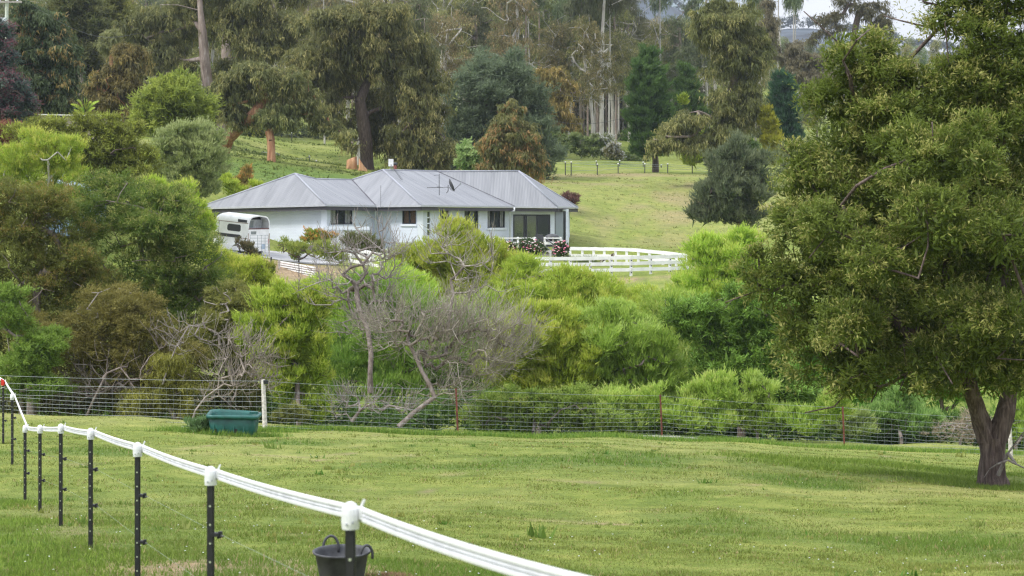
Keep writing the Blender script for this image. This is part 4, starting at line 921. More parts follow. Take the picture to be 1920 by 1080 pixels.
# ============================================================ black electric fence
epost = [(1358, 4.6, 1128, None), (657, 8.5, 942, None), (395, 12.3, 875, None), (258, 16.3, 830, None), (170, 20.3, 803, 1033), (114, 24.2, 795, 988), (75, 27.8, 797, 962), (47, 31, 797, 942), (23, 36.5, 738, 870), (6, 43, 712, 825)]
elabel = ['out', 'nearest black post with white cap beside the grey bucket', 'black capped post second nearest, left of the bucket', 'black capped post third nearest along the white tape',
 'fourth black capped post along the tape from the bucket', 'fifth black capped post along the tape from the bucket', 'sixth black capped post along the tape, between two thin posts', 'seventh black capped post where the tape turns steeply uphill', 'tall black capped post left of the tape turn, before the last post', 'last black post at the left picture edge with red clip']
tp = []
def make_epost(px, d, yt, yb, lab):
    t_ = P(px, yt, d); x, y = t_[0], t_[1]; zb = gz(x, y); hgt = t_[2] - zb
    root = empty('fence_post', (x, y, zb), lab, 'fence post', 'black electric fence posts with white caps')
    m = MB(); wd = .052; m.box((0, 0, (hgt - .05 - .1) / 2), (wd * .62, wd, hgt - .05 + .1)); m.box((wd * .36, 0, (hgt - .15) / 2), (.006, wd * .5, hgt - .05 + .05)); m.box((-wd * .36, 0, (hgt - .15) / 2), (.006, wd * .5, hgt)); link('stake', m.mesh('stake', BLACKPL), root)
    m = MB(); c = [(.001, .0), (.038, -.003), (.041, .02), (.041, .06), (.038, .085), (.028, .102), (.012, .112), (.001, .114)]
    m.lathe((0, 0, hgt - .11), c, 16, .95, 1); cap_ = link('cap', m.mesh('cap', CAPPL, False), root)
    m = MB(); m.box((.048, -.005, hgt - .045), (.022, .03, .05)); m.tube([(.045, 0, hgt - .02), (.06, 0, hgt + .012)], .006, 5); link('tape_clip', m.mesh('tape_clip', CAPPL), cap_)
    m = MB()
    for s in (-.013, .013): m.lathe((s, -.041, hgt - .085 + s * .3), [(.001, -.006), (.006, 0), (.001, .006)], 6)
    link('screws', m.mesh('screws', STEEL), cap_)
    k = 0; z = hgt - .24
    em = MB(); em.v = []; 
    for q in range(8): a = q * math.pi / 4; em.v.append((math.cos(a) * .0065, 0, math.sin(a) * .0065))
    em.f.append(tuple(range(8))); eme = em.mesh('eyelet', simple('eyelet_light', (.45, .5, .35)) if 'eyelet_light' not in bpy.data.materials else bpy.data.materials['eyelet_light'])
    while z > .08 and k < 9: link('eyelet', eme, root, (0, -.0275, z)); z -= .115; k += 1
    for h in (hgt * .66, hgt * .36):
        m = MB(); m.box((.03, -.01, h), (.045, .05, .022)); m.lathe((.062, -.012, h - .014), [(.001, 0), (.014, 0), (.014, .034), (.001, .034)], 8); m.tube([(.045, -.02, h - .02), (.085, -.025, h - .005)], .006, 4); link('insulator', m.mesh('insulator', BLACKPL), root)
    return root, hgt
for i, ((px, d, yt, yb), lab) in enumerate(zip(epost, elabel)):
    t_ = P(px, yt, d)
    if i: root, hg = make_epost(px, d, yt, yb, lab); tp.append((t_, hg))
    else: tp.append((t_, t_[2] - gz(t_[0], t_[1])))
m = MB(); rt_ = bpy.data.objects['fence_post.008'] if 'fence_post.008' in bpy.data.objects else root
m.box((0, -.045, tp[-1][1] - .06), (.07, .03, .12)); m.tube([(-.03, -.03, tp[-1][1] + .02), (.06, -.03, tp[-1][1] - .1)], .016, 6); link('red_clip', m.mesh('red_clip', RED), root)
m = MB(); m.tube([(math.cos(a) * .04, math.sin(a) * .04, tp[-1][1] - .2 + .003 * k) for k, a in enumerate(np.linspace(0, 12, 30))], .006, 4); link('coiled_wire', m.mesh('coiled_wire', CAPPL), root)
tp.append((P(-45, 676, 50), 1.2))
TAPE1 = simple('tape_white', (.76, .76, .78), .6, var=.04, scale=40); TAPE2 = simple('tape_groove', (.55, .56, .59), .7, var=.1)
tape = empty('electric_fence_tape', tp[1][0], 'wide white electric tape strung through the white post caps', 'fence tape'); TO = np.array(tape.location)
prof_t = [(-.034, .0, 0), (-.03, -.007, 0), (-.018, -.008, 0), (-.0135, -.002, 1), (-.006, -.001, 1), (-.004, -.007, 0), (.001, -.002, 1), (.009, -.002, 1), (.0125, -.008, 0), (.026, -.008, 0), (.031, 0, 0)]
allp = []
for i in range(len(tp) - 1):
    a = tp[i][0] + [.05, 0, -.05]; b_ = tp[i + 1][0] + [.05, 0, -.05]; kk = 12; sg = .012 if i else .03
    for q in range(kk + (i == len(tp) - 2)): s = q / kk; p = a * (1 - s) + b_ * s; p[2] -= 4 * sg * s * (1 - s); allp.append(p)
allp = np.array(allp)
for nm, sel, mt in (('tape_strands', 0, TAPE1), ('tape_grooves', 1, TAPE2)):
    m = MB()
    for q in range(len(prof_t) - 1):
        if max(prof_t[q][2], prof_t[q + 1][2]) != sel: continue
        h0, o0, _ = prof_t[q]; h1, o1_, _ = prof_t[q + 1]; vs = []; 
        for j, p in enumerate(allp):
            dr = allp[min(j + 1, len(allp) - 1)] - allp[max(j - 1, 0)]; nv = np.array([dr[1], -dr[0], 0]); nv /= np.linalg.norm(nv); nv = -nv if nv[1] > 0 else nv
            vs += [p - TO + [0, 0, h0] + nv * -o0, p - TO + [0, 0, h1] + nv * -o1_]
        m.add(vs, [(2 * j, 2 * j + 1, 2 * j + 3, 2 * j + 2) for j in range(len(allp) - 1)])
    link(nm, m.mesh(nm, mt, True), tape)
for fr, lab in ((.66, 'upper thin wire running through the black clips of the post line'), (.36, 'lower thin wire running through the black clips of the post line')):
    m = MB(); pts_ = [t_ + [.065, -.02, -hg * (1 - fr)] for t_, hg in tp[:-1]]; o_ = pts_[0]; m.tube([p - o_ for p in pts_], .0008, 4, False); o = link('fence_wire', m.mesh('fence_wire', simple('poly_wire', (.35, .4, .35)) if 'poly_wire' not in bpy.data.materials else bpy.data.materials['poly_wire'])); o.location = o_; tag(o, lab, 'wire', 'thin wires of the black post fence')

# bucket
b = onground(641, 17.5); t = empty('bucket', b, 'grey rubber bucket with two loop handles behind the nearest post', 'bucket')
hb = PZ(1031, 17.5) - b[2]; hb = max(.22, min(hb, .42)); R_ = .245
m = MB(); m.lathe((0, 0, 0), [(.001, .0), (R_ * .76, 0), (R_ * .78, .01), (R_ * .95, hb - .03), (R_ * 1.03, hb - .022), (R_ * 1.05, hb - .004), (R_ * 1.02, hb), (R_ * .96, hb - .01), (R_ * .93, hb - .035), (R_ * .75, .03), (.001, .025)], 40); link('shell', m.mesh('shell', TUB, True), t)
for ang, hh in ((math.radians(118), .1), (math.radians(-22), .085)):
    cx, cy = math.cos(ang) * R_ * .99, math.sin(ang) * R_ * .99; tx, ty = (1, .15) if hh == .1 else (.75, .5)
    m = MB(); m.tube([(cx + tx * .068 * math.cos(a), cy + ty * .068 * math.cos(a) * .5, hb - .03 + hh * 1.1 * math.sin(a)) for a in np.linspace(-.3, math.pi + .3, 16)], .0125, 8); link('handle', m.mesh('handle', TUB, True), t)
t.rotation_euler = (math.radians(3), 0, 0)

# trough
b = onground(439, 50.6); t = empty('water_trough', b, 'dark green plastic water trough by the white post', 'trough')
def rrect(a, bb, r_, k=5):
    pts = []
    for cx, cy, s in ((a - r_, bb - r_, 0), (-a + r_, bb - r_, 1), (-a + r_, -bb + r_, 2), (a - r_, -bb + r_, 3)):
        for q in range(k + 1): an = (s + q / k) * math.pi / 2; pts.append((cx + r_ * math.cos(an), cy + r_ * math.sin(an)))
    return pts
secs = [(.53, .36, 0), (.56, .39, .06), (.615, .45, .47), (.61, .445, .475), (.66, .5, .485), (.67, .51, .52), (.67, .51, .56), (.65, .49, .575), (.6, .44, .57), (.575, .415, .5), (.52, .35, .08)]
vs = []; kk = len(rrect(1, 1, .1))
for a, bb, z in secs:
    for (x, y) in rrect(a, bb, .2):
        lift = .0
        if z > .48: lift = .055 * np.clip((y + .1) / .4, 0, 1) * (1 if x < .25 else max(0, 1 - (x - .25) / .3)) - .03 * np.clip((x - .3) / .4, 0, 1)
        vs.append((x, y, z + lift))
m = MB(); ns = len(secs); m.add(vs, [(i * kk + j, i * kk + (j + 1) % kk, (i + 1) * kk + (j + 1) % kk, (i + 1) * kk + j) for i in range(ns - 1) for j in range(kk)] + [tuple((ns - 1) * kk + j for j in range(kk))]); link('tub', m.mesh('tub', GREENPL, True), t)
for x in (-.42, .1): m = MB(); m.box((x, -.405, .17), (.07, .03, .1)); link('drain_recess', m.mesh('drain_recess', DARK), t)
m = MB()
for x in (-.45, -.2, .05, .3): m.box((x, -.425, .28), (.02, .02, .3), Euler((math.radians(-8), 0, 0)).to_matrix())
link('moulded_ribs', m.mesh('moulded_ribs', GREENPL), t)
m = MB(); m.box((.48, .2, .57), (.2, .2, .05)); link('float_cover', m.mesh('float_cover', GREENPL), t)
plant('leafy_weed', 'leafy grey green weed clump at the left end of the green trough', 'weed', (375, 50.6), [(372, 803, 12, 10), (383, 798, 7, 9)], 50.6, 900, .12, .03, 'up', ((.08, .14, .05), (.2, .28, .12)), sub=.12, flat=.9)
# log on the ground
b = onground(1250, 57.2); m = MB(); m.tube([(-1.05, 0, .06), (-.4, .05, .07), (.3, 0, .06), (1.05, -.1, .03)], [.07, .06, .055, .03], 8); o = link('fallen_log', m.mesh('fallen_log', simple('grey_log', (.4, .38, .37), .9, var=.3, scale=10))); o.location = b; tag(o, 'weathered grey log lying along the foot of the wire fence', 'log')
b = onground(352, 52); m = MB(); m.box((0, 0, .03), (.32, .2, .07)); m.box((.05, -.04, .08), (.25, .1, .03)); o = link('flat_stone', m.mesh('flat_stone', GREYWOOD)); o.location = b; tag(o, 'flat brown slab lying left of the trough weeds', 'slab')
b = onground(735, 17.8)
patchgrass('dry_grass', [(PX(735, 17.8), 17.8, .2, .16)], 900, 'small heap of dry brown grass right of the bucket', 61, (.015, .06), ((.2, .12, .07), (.42, .3, .18)))

# ============================================================ VEGETATION
# ---- gully and mid-ground shrubs
LIME = ((.2, .29, .035), (.5, .58, .1)); LIMEY = ((.22, .3, .03), (.46, .52, .08)); WIL = ((.17, .27, .035), (.42, .52, .12)); WILD = ((.07, .13, .018), (.2, .3, .045)); SAGE = ((.16, .24, .07), (.34, .43, .15))
TEA = ((.085, .11, .025), (.21, .24, .05)); TEAB = ((.11, .11, .03), (.26, .24, .06)); TEAG = ((.07, .13, .025), (.18, .25, .045)); OLIVE = ((.07, .09, .025), (.16, .17, .045))
S = dict(tri=True)
# right-hand willow thicket
plant('willow_shrub', 'bright green willow bush left of the thicket, behind the dead shrub top', 'shrub', (800, 80), [(860, 490, 70, 45), (800, 480, 50, 30), (900, 530, 80, 50), (760, 500, 35, 30), (850, 440, 40, 20), (930, 490, 40, 30), (830, 560, 90, 50)], 80, 42000, .17, .036, 'up', LIME, (.42, .5, .1), .2, .3, BARK_TWIG, .12, **S)
plant('willow_shrub', 'pale lime willow crown just below the white fence rails', 'shrub', (1010, 78), [(1000, 560, 90, 50), (1080, 570, 90, 50), (1150, 590, 80, 55), (980, 510, 40, 25), (1060, 530, 50, 20), (1200, 600, 60, 50), (1120, 545, 40, 18)], 78, 46000, .17, .036, 'up', LIME, (.4, .48, .1), .2, .32, BARK_TWIG, .12, **S)
plant('willow_shrub', 'rounded yellow green willow in the centre of the thicket behind the fence', 'shrub', (1010, 66), [(1010, 640, 75, 65), (960, 700, 60, 60), (1050, 700, 80, 60), (1000, 590, 40, 20), (1080, 660, 50, 60), (950, 640, 30, 30)], 67, 52000, .16, .034, 'up', LIME, (.4, .48, .1), .2, .26, BARK_TWIG, .1, **S)
plant('willow_shrub', 'tall dense green willow with domed top beside the steel picket', 'shrub', (1180, 66), [(1170, 640, 80, 60), (1210, 710, 75, 80), (1120, 720, 70, 70), (1240, 770, 50, 50), (1150, 600, 40, 30), (1100, 640, 50, 40), (1250, 690, 35, 40)], 67.5, 62000, .16, .036, 'up', WIL, (.34, .45, .12), .2, .26, BARK_TWIG, .1, **S)
plant('willow_shrub', 'low bright green willow growth at the fence foot right of the dead trunk', 'shrub', (1000, 61), [(960, 770, 60, 35), (1040, 770, 60, 40), (1110, 780, 55, 35), (900, 785, 40, 22)], 62, 22000, .13, .03, 'spray', ((.13, .22, .035), (.32, .42, .09)), (.4, .5, .12), .1, .25, BARK_TWIG, .05, **S)
plant('willow_shrub', 'lime topped willow rising right of the white fence end', 'shrub', (1330, 80), [(1330, 500, 50, 45), (1380, 490, 50, 40), (1300, 550, 55, 40), (1360, 560, 70, 50), (1420, 540, 50, 50), (1320, 465, 25, 18), (1400, 455, 30, 18)], 78, 40000, .17, .036, 'up', LIME, (.42, .5, .1), .25, .3, BARK_TWIG, .12, **S)
plant('willow_tree', 'dark glossy green willow under the left edge of the big tree', 'tree', (1390, 67), [(1340, 620, 60, 50), (1400, 590, 55, 50), (1440, 650, 60, 60), (1350, 700, 70, 60), (1420, 720, 60, 60), (1290, 600, 45, 40), (1480, 740, 60, 50), (1400, 780, 90, 35), (1310, 780, 40, 35), (1480, 600, 40, 50)], 68, 60000, .17, .04, 'spray', WILD, (.24, .38, .08), .3, .33, BARK_DARK, .14, **S)
plant('willow_shrub', 'fresh green pointed willow bush between two pickets under the big tree', 'shrub', (1420, 63), [(1420, 740, 35, 35), (1400, 780, 45, 30), (1450, 785, 40, 25)], 63.5, 14000, .14, .03, 'up', WIL, (.34, .45, .12), .3, .2, BARK_TWIG, .05, **S)
plant('willow_shrub', 'pale green willow bush behind the fence between last picket and big trunk', 'shrub', (1690, 66), [(1680, 780, 45, 45), (1640, 800, 45, 25), (1720, 800, 50, 30), (1690, 745, 20, 25)], 67, 22000, .14, .03, 'up', ((.1, .22, .05), (.3, .46, .14)), None, .1, .25, BARK_TWIG, .06, **S)
plant('willow_shrub', 'yellowish low shrub at the fence right of the rightmost rusty picket', 'shrub', (1600, 65), [(1600, 805, 45, 22), (1570, 790, 30, 22)], 65.5, 8000, .17, .036, 'up', SAGE, None, .1, .2, None, .05, **S)
plant('willow_shrub', 'green willow shrub showing right of the big tree trunk', 'shrub', (1905, 66), [(1910, 790, 40, 45), (1960, 780, 50, 60)], 67, 12000, .14, .03, 'up', WIL, None, .1, .22, BARK_TWIG, .06, **S)
plant('bare_shrub', 'brown leafless scrub behind the mesh just left of the big trunk', 'shrub', (1800, 66), [(1790, 810, 50, 25), (1830, 800, 40, 30)], 66, 2500, .1, .02, 'spray', ((.2, .16, .12), (.34, .27, .2)), None, .1, .2, BARK_DEAD, .05, ntarget=160, r_tip=.006, **S)
plant('willow_tree', 'shadowy green willow standing in the gully under the big tree canopy', 'tree', (1600, 78), [(1580, 640, 80, 60), (1680, 660, 80, 60), (1540, 720, 60, 50), (1640, 730, 70, 50), (1760, 720, 70, 60), (1860, 700, 80, 70), (1900, 640, 70, 70)], 77, 40000, .2, .045, 'spray', ((.08, .18, .02), (.25, .38, .06)), None, .1, .4, BARK_DARK, .14, **S)
plant('willow_shrub', 'broad bright willow mass filling the thicket behind the central domes', 'shrub', (1230, 74), [(1230, 620, 90, 50), (1290, 690, 70, 70), (1180, 680, 80, 60), (1270, 600, 60, 40), (1080, 650, 90, 50), (960, 640, 80, 60), (890, 600, 60, 50), (1330, 760, 70, 50), (1000, 720, 90, 50), (1250, 570, 50, 26)], 73, 52000, .15, .034, 'up', WIL, (.38, .48, .12), .2, .34, BARK_TWIG, .12, **S)
plant('willow_shrub', 'leafy lime growth between the two bare shrubs below the house', 'shrub', (720, 76), [(700, 580, 70, 40), (640, 590, 50, 50), (760, 560, 60, 40), (700, 660, 90, 50), (620, 680, 60, 50), (800, 640, 70, 60), (740, 520, 40, 30), (560, 560, 50, 30), (600, 540, 40, 22)], 75, 44000, .14, .03, 'up', LIME, (.42, .5, .1), .25, .32, BARK_TWIG, .1, **S)
plant('willow_shrub', 'skirt of feathery green growth hiding the willow stems behind the two middle pickets', 'shrub', (1170, 62), [(1080, 770, 50, 36), (1150, 765, 50, 40), (1220, 770, 50, 40), (1290, 780, 50, 34), (1190, 790, 60, 22), (1350, 790, 45, 26), (1340, 740, 40, 40), (1500, 790, 50, 26), (1560, 770, 40, 30)], 62.8, 34000, .15, .034, 'up', WIL, (.38, .48, .12), .25, .26, None, .12, **S)
# left of the dead shrub
plant('willow_shrub', 'lime green willow column between the white post and the dead shrub', 'shrub', (560, 62), [(560, 620, 60, 60), (590, 700, 35, 70), (540, 720, 50, 60), (500, 640, 50, 50), (600, 765, 26, 26), (520, 570, 40, 30), (580, 570, 30, 30)], 63, 46000, .16, .034, 'up', LIME, (.42, .5, .1), .2, .26, BARK_TWIG, .08, **S)
plant('willow_shrub', 'small round yellowish shrub low behind the mesh right of the trough', 'shrub', (560, 59.5), [(552, 778, 32, 16), (530, 784, 22, 10)], 59.8, 6000, .09, .02, 'spray', ((.14, .17, .05), (.32, .34, .1)), None, .1, .14, None, .05, **S)
plant('willow_shrub', 'green willow growth filling behind the dead shrub trunks', 'shrub', (680, 70), [(680, 640, 70, 60), (740, 720, 80, 60), (820, 680, 80, 70), (650, 720, 50, 60), (880, 740, 70, 50), (700, 560, 70, 40), (780, 600, 60, 50), (860, 620, 60, 50)], 71, 46000, .17, .036, 'up', ((.1, .2, .03), (.3, .4, .08)), None, .2, .3, BARK_TWIG, .1, **S)
plant('wattle_bush', 'lime wattle right of the olive mass, below the horse float', 'bush', (450, 78), [(440, 510, 42, 36), (400, 495, 36, 32), (470, 545, 36, 28), (420, 550, 50, 40), (478, 510, 20, 24)], 78, 32000, .12, .026, 'up', LIMEY, (.5, .55, .1), .25, .28, BARK_TWIG, .08, **S)
plant('wattle_bush', 'yellow lime wattle with bare dark limbs left of the house roof', 'bush', (350, 82), [(300, 370, 35, 25), (340, 390, 40, 30), (370, 420, 35, 25), (320, 430, 50, 30), (290, 350, 18, 14), (350, 360, 18, 16), (270, 400, 30, 30), (388, 430, 12, 20)], 82, 30000, .13, .028, 'up', LIMEY, (.5, .55, .1), .3, .26, BARK_DARK, .1, ntarget=70, **S)
plant('wattle_bush', 'bright lime wattle with a pale bent trunk at the left picture edge', 'bush', (90, 84), [(30, 300, 45, 28), (80, 275, 35, 20), (110, 300, 50, 28), (50, 330, 60, 25), (130, 330, 35, 20), (60, 255, 28, 12), (90, 375, 45, 30), (130, 385, 35, 30), (10, 340, 30, 25), (130, 270, 20, 14)], 84, 34000, .14, .03, 'up', ((.2, .3, .04), (.44, .52, .09)), (.5, .55, .1), .3, .28, BARK_PALE, .055, path=[(85, 380, 84), (92, 335, 83.6), (90, 300, 83.3), (108, 285, 83)], ntarget=50, **S)
plant('tea_tree', 'large olive tea tree with feathery sprays standing left of the float', 'bush', (330, 66), [(240, 380, 90, 55), (300, 420, 90, 60), (180, 420, 60, 60), (350, 470, 80, 60), (270, 500, 90, 60), (200, 350, 50, 25), (400, 540, 50, 42), (330, 560, 80, 50)], 66, 90000, .11, .024, 'spray', TEAG, (.26, .28, .08), .3, .3, BARK_TWIG, .15, ntarget=90, **S)
plant('tea_tree', 'brownish olive tea tree at the far left edge above the fence', 'bush', (60, 63), [(60, 420, 70, 60), (40, 500, 70, 70), (120, 480, 60, 60), (30, 370, 40, 35), (100, 390, 40, 35), (90, 560, 70, 60), (-30, 450, 50, 90), (170, 540, 60, 50)], 64, 66000, .11, .024, 'spray', TEA, (.27, .22, .06), .2, .3, BARK_TWIG, .15, ntarget=80, **S)
plant('tea_tree', 'wide brown green tea tree low in the middle of the left mass', 'bush', (240, 61.5), [(180, 620, 90, 50), (270, 620, 80, 55), (340, 680, 60, 50), (150, 690, 80, 50), (250, 700, 80, 50), (60, 640, 60, 50), (300, 740, 70, 30), (200, 570, 70, 40)], 62, 76000, .1, .022, 'spray', TEAB, (.26, .24, .07), .3, .26, BARK_DEAD, .13, ntarget=120, **S)
plant('tea_tree', 'fresh green tea tree bough low at the left edge above the mesh', 'bush', (40, 60), [(30, 600, 35, 45), (80, 650, 50, 35), (40, 690, 60, 30), (70, 725, 60, 25), (0, 560, 30, 30)], 60, 30000, .11, .024, 'spray', ((.1, .155, .025), (.25, .32, .06)), None, .2, .24, BARK_TWIG, .07, **S)
plant('tea_tree', 'golden olive tea tree drooping over the mesh left of the trough', 'bush', (330, 60.5), [(320, 700, 55, 40), (300, 745, 50, 30), (355, 740, 40, 32), (250, 750, 40, 25)], 60.6, 24000, .1, .022, 'droop', ((.13, .13, .025), (.28, .26, .06)), None, .2, .22, BARK_DEAD, .07, ntarget=60, **S)
plant('tea_tree', 'rusty olive scrub right of the tea trees above the trough', 'bush', (430, 63.5), [(430, 600, 60, 40), (470, 580, 40, 30), (400, 640, 50, 45), (450, 660, 40, 45), (420, 560, 50, 30)], 64.5, 30000, .1, .022, 'spray', ((.13, .15, .04), (.3, .3, .08)), None, .2, .24, BARK_DEAD, .08, ntarget=120, **S)
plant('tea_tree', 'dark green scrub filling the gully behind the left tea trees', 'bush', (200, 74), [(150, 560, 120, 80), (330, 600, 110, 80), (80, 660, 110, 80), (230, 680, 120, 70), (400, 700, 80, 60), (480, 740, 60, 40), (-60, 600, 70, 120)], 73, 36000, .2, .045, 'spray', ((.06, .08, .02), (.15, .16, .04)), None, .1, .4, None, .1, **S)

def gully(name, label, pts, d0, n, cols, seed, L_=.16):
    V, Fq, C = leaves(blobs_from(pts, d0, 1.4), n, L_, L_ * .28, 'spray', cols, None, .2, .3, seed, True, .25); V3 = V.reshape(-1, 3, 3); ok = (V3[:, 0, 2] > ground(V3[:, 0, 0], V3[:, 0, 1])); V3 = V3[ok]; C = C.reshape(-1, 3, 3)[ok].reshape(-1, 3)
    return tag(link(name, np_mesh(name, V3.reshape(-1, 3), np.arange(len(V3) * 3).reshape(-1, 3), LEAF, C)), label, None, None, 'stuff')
gully('undergrowth', 'low growth in shade-dark colours filling the gully behind the wire fence', [(x, 790 + 14 * math.sin(x * .02) + max(0, x - 900) * .035, 42, 40) for x in range(-40, 2000, 34)], 68, 52000, ((.05, .1, .02), (.14, .22, .04)), 91)  # leaf colours kept dark to paint the shaded interior under the shrubs
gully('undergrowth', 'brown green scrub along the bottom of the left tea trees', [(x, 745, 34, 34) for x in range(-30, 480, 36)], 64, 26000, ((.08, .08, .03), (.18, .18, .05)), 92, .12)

# ---- dead shrubs: bare branches only
BARK_SILV = barkmat('bark_silvery', (.17, .145, .115), (.33, .29, .24), (.52, .475, .41), 4, 2)
def dead(name, label, path, blobs, d0, nt, rb, seed, bark=BARK_DEAD, r_tip=.006, group=None, jit=.1, seg=.3, twigs=2, tl=.5):
    b0 = np.array(P(*path[0])); root = empty(name, b0, label, 'shrub', group); r = np.random.default_rng(seed)
    B = np.array(blobs_from(blobs, d0)); w_ = B[:, 3] * B[:, 5]; k = r.choice(len(B), nt, p=w_ / w_.sum()); T = B[k, :3] + B[k, 3:] * unit(r.normal(size=(nt, 3))) * r.random((nt, 1)) ** .33
    V, Fq = skeleton([P(*p) for p in path], T, r_tip, .44, seg, jit, 7, rb * .8, seed, twigs=twigs, tl=tl); fr = skeleton.fr; thick = fr > .035
    for nm, mk, mt in (('main_stem', thick, BARK_TWIG), ('twigs', ~thick, bark)):
        if mk.any(): F_ = Fq[mk]; u, inv = np.unique(F_, return_inverse=True); link(nm, np_mesh(nm, V[u] - b0, inv.reshape(F_.shape), mt, smooth=True), root)
    return root
dead('dead_shrub', 'big grey leafless shrub leaning out over the wire fence', [(748, 800, 59), (778, 772, 59.2), (815, 745, 59.5), (806, 722, 59.6), (792, 698, 59.8), (778, 665, 60), (764, 640, 60.2)],
     [(820, 650, 50, 60), (880, 690, 70, 45), (920, 650, 55, 60), (780, 615, 60, 45), (850, 600, 70, 40), (950, 690, 40, 25), (840, 735, 60, 25), (730, 630, 50, 35), (700, 610, 40, 20), (900, 620, 70, 45), (980, 630, 35, 40)], 60.2, 380, .085, 77, BARK_SILV, r_tip=.005, twigs=6, tl=.8)
dead('dead_shrub', 'tall twiggy grey shrub with arching dark limb, rising in front of the house', [(695, 735, 61), (694, 700, 61), (696, 665, 61.2), (690, 620, 61.5), (672, 575, 62), (668, 535, 62.4)],
     [(680, 500, 70, 50), (640, 520, 60, 45), (600, 540, 55, 40), (720, 520, 50, 50), (740, 470, 40, 30), (690, 440, 50, 35), (640, 460, 40, 35), (670, 580, 60, 40), (720, 600, 50, 40), (625, 630, 18, 12), (640, 625, 20, 10)], 62.3, 260, .1, 78, BARK_DEAD, .006, twigs=3, tl=.55)
dead('dead_shrub', 'wispy bare silver twigs standing above the bright green bush', [(838, 640, 63), (842, 600, 63), (850, 550, 63.2), (845, 525, 63.4)],
     [(880, 500, 50, 30), (860, 470, 35, 30), (900, 470, 35, 30), (820, 470, 35, 40), (910, 540, 40, 30), (870, 540, 40, 30)], 63.4, 70, .06, 79, BARK_SILV, .0065, twigs=3, tl=.7)
dead('dead_shrub', 'fallen grey branches lying behind the mesh left of the dead trunk', [(660, 790, 59.5), (675, 770, 59.5), (690, 760, 59.6)], [(650, 750, 30, 15), (700, 760, 30, 18), (760, 765, 25, 15), (640, 780, 20, 10)], 59.6, 110, .06, 80)
dead('dead_shrub', 'mauve grey bare brush arching above the trough and white post', [(362, 784, 58.5), (366, 770, 58.5), (385, 745, 58.8), (420, 720, 59)], [(470, 700, 45, 30), (500, 690, 40, 30), (440, 730, 40, 25), (420, 690, 40, 25), (480, 660, 35, 25), (510, 730, 20, 20), (395, 740, 25, 20), (450, 640, 35, 22)], 59.5, 240, .035, 81, simple('mauve_twigs', (.26, .22, .19), .9, var=.25), .006)
dead('dead_shrub', 'dark bare stems under the tea trees behind the left fence mesh', [(160, 785, 60), (175, 750, 60), (200, 700, 60.3)], [(190, 710, 60, 40), (140, 740, 60, 30), (240, 720, 50, 40), (100, 730, 50, 30), (300, 640, 40, 30)], 60.8, 90, .045, 82, BARK_TWIG, .008, seg=.4)
dead('dead_shrub', 'small forked bare sapling in the left tea tree mass', [(305, 720, 60), (315, 690, 60), (330, 650, 60.2), (355, 610, 60.4)], [(350, 620, 45, 30), (400, 640, 30, 20), (330, 650, 30, 30)], 60.2, 40, .03, 83, BARK_DEAD, .007)

# ---- the big blackwood on the right
BW = [(1450, 545, 60, 45), (1410, 505, 35, 35), (1510, 500, 70, 60), (1480, 420, 60, 50), (1530, 360, 65, 60), (1500, 310, 40, 40), (1560, 270, 60, 60), (1600, 190, 60, 70), (1580, 125, 34, 45), (1635, 130, 42, 60), (1577, 85, 14, 24), (1640, 95, 16, 26), (1650, 200, 45, 50), (1690, 150, 30, 40), (1560, 200, 40, 50),
      (1680, 260, 80, 80), (1620, 380, 80, 70), (1720, 350, 90, 80), (1780, 250, 90, 80), (1720, 170, 55, 55), (1690, 210, 40, 40), (1800, 160, 80, 60), (1850, 90, 80, 60), (1790, 40, 50, 50), (1760, 10, 30, 40), (1880, 20, 70, 60), (1920, 130, 70, 70),
      (1880, 260, 80, 80), (1950, 250, 70, 80), (1820, 360, 80, 70), (1910, 390, 80, 80), (1580, 480, 80, 60), (1680, 470, 90, 70), (1780, 470, 80, 70), (1560, 560, 80, 60), (1640, 570, 90, 60), (1520, 620, 60, 50), (1560, 680, 60, 50), (1600, 720, 35, 25), (1640, 660, 70, 50),
      (1740, 590, 80, 60), (1720, 680, 60, 45), (1770, 690, 60, 50, -1.7), (1850, 690, 60, 42, -1.5), (1915, 700, 50, 40, -1.5), (1700, 700, 50, 35, -1), (1620, 700, 60, 40, -.6), (1830, 640, 60, 50, -2), (1900, 640, 60, 50, -2), (1800, 650, 60, 55), (1790, 720, 45, 25), (1860, 500, 70, 60), (1900, 590, 70, 60), (1900, 680, 60, 50), (1970, 480, 80, 90), (1980, 620, 80, 80), (2050, 350, 90, 120), (2060, 540, 80, 100), (2000, 120, 80, 90), (1940, -20, 90, 60), (1840, -40, 70, 50),
      (1650, 500, 60, 60, -2.6), (1740, 420, 80, 70, -3), (1840, 600, 70, 60, -2.4), (1600, 620, 60, 50, -2), (1700, 300, 60, 60, -2.2), (1800, 300, 70, 70, -2.6), (1560, 430, 50, 50, -1.8), (1880, 440, 70, 70, -3),
      (1620, 440, 80, 70, 2.6), (1740, 520, 90, 70, 3), (1850, 420, 90, 80, 3), (1680, 330, 80, 80, 2.4), (1800, 200, 70, 60, 2.4), (1880, 560, 90, 70, 3), (1620, 600, 80, 50, 2.6), (1760, 640, 70, 50, 3)]
bw = plant('blackwood_tree', 'big dark olive blackwood tree with forked trunk on the right of the meadow', 'tree', (1862, 40), BW, 40, 400000, .105, .027, 'spray', ((.067, .092, .015), (.205, .235, .043)), (.29, .27, .09), .26, .32, None, deep=1.0, fill=.08, seed=404)
b0 = np.array(bw.location); r = np.random.default_rng(9)
Bt = np.array(blobs_from(BW, 40)); T = np.concatenate([Bt[:, :3], Bt[r.choice(len(Bt), 200), :3] + r.normal(size=(200, 3)) * .45])
px0 = P(1862, 0, 40)[0]
def limbset(path, sel, seed, rb):
    V, Fq = skeleton(path, T[sel], .014, .5, .5, .08, 8, rb, seed); return V, Fq
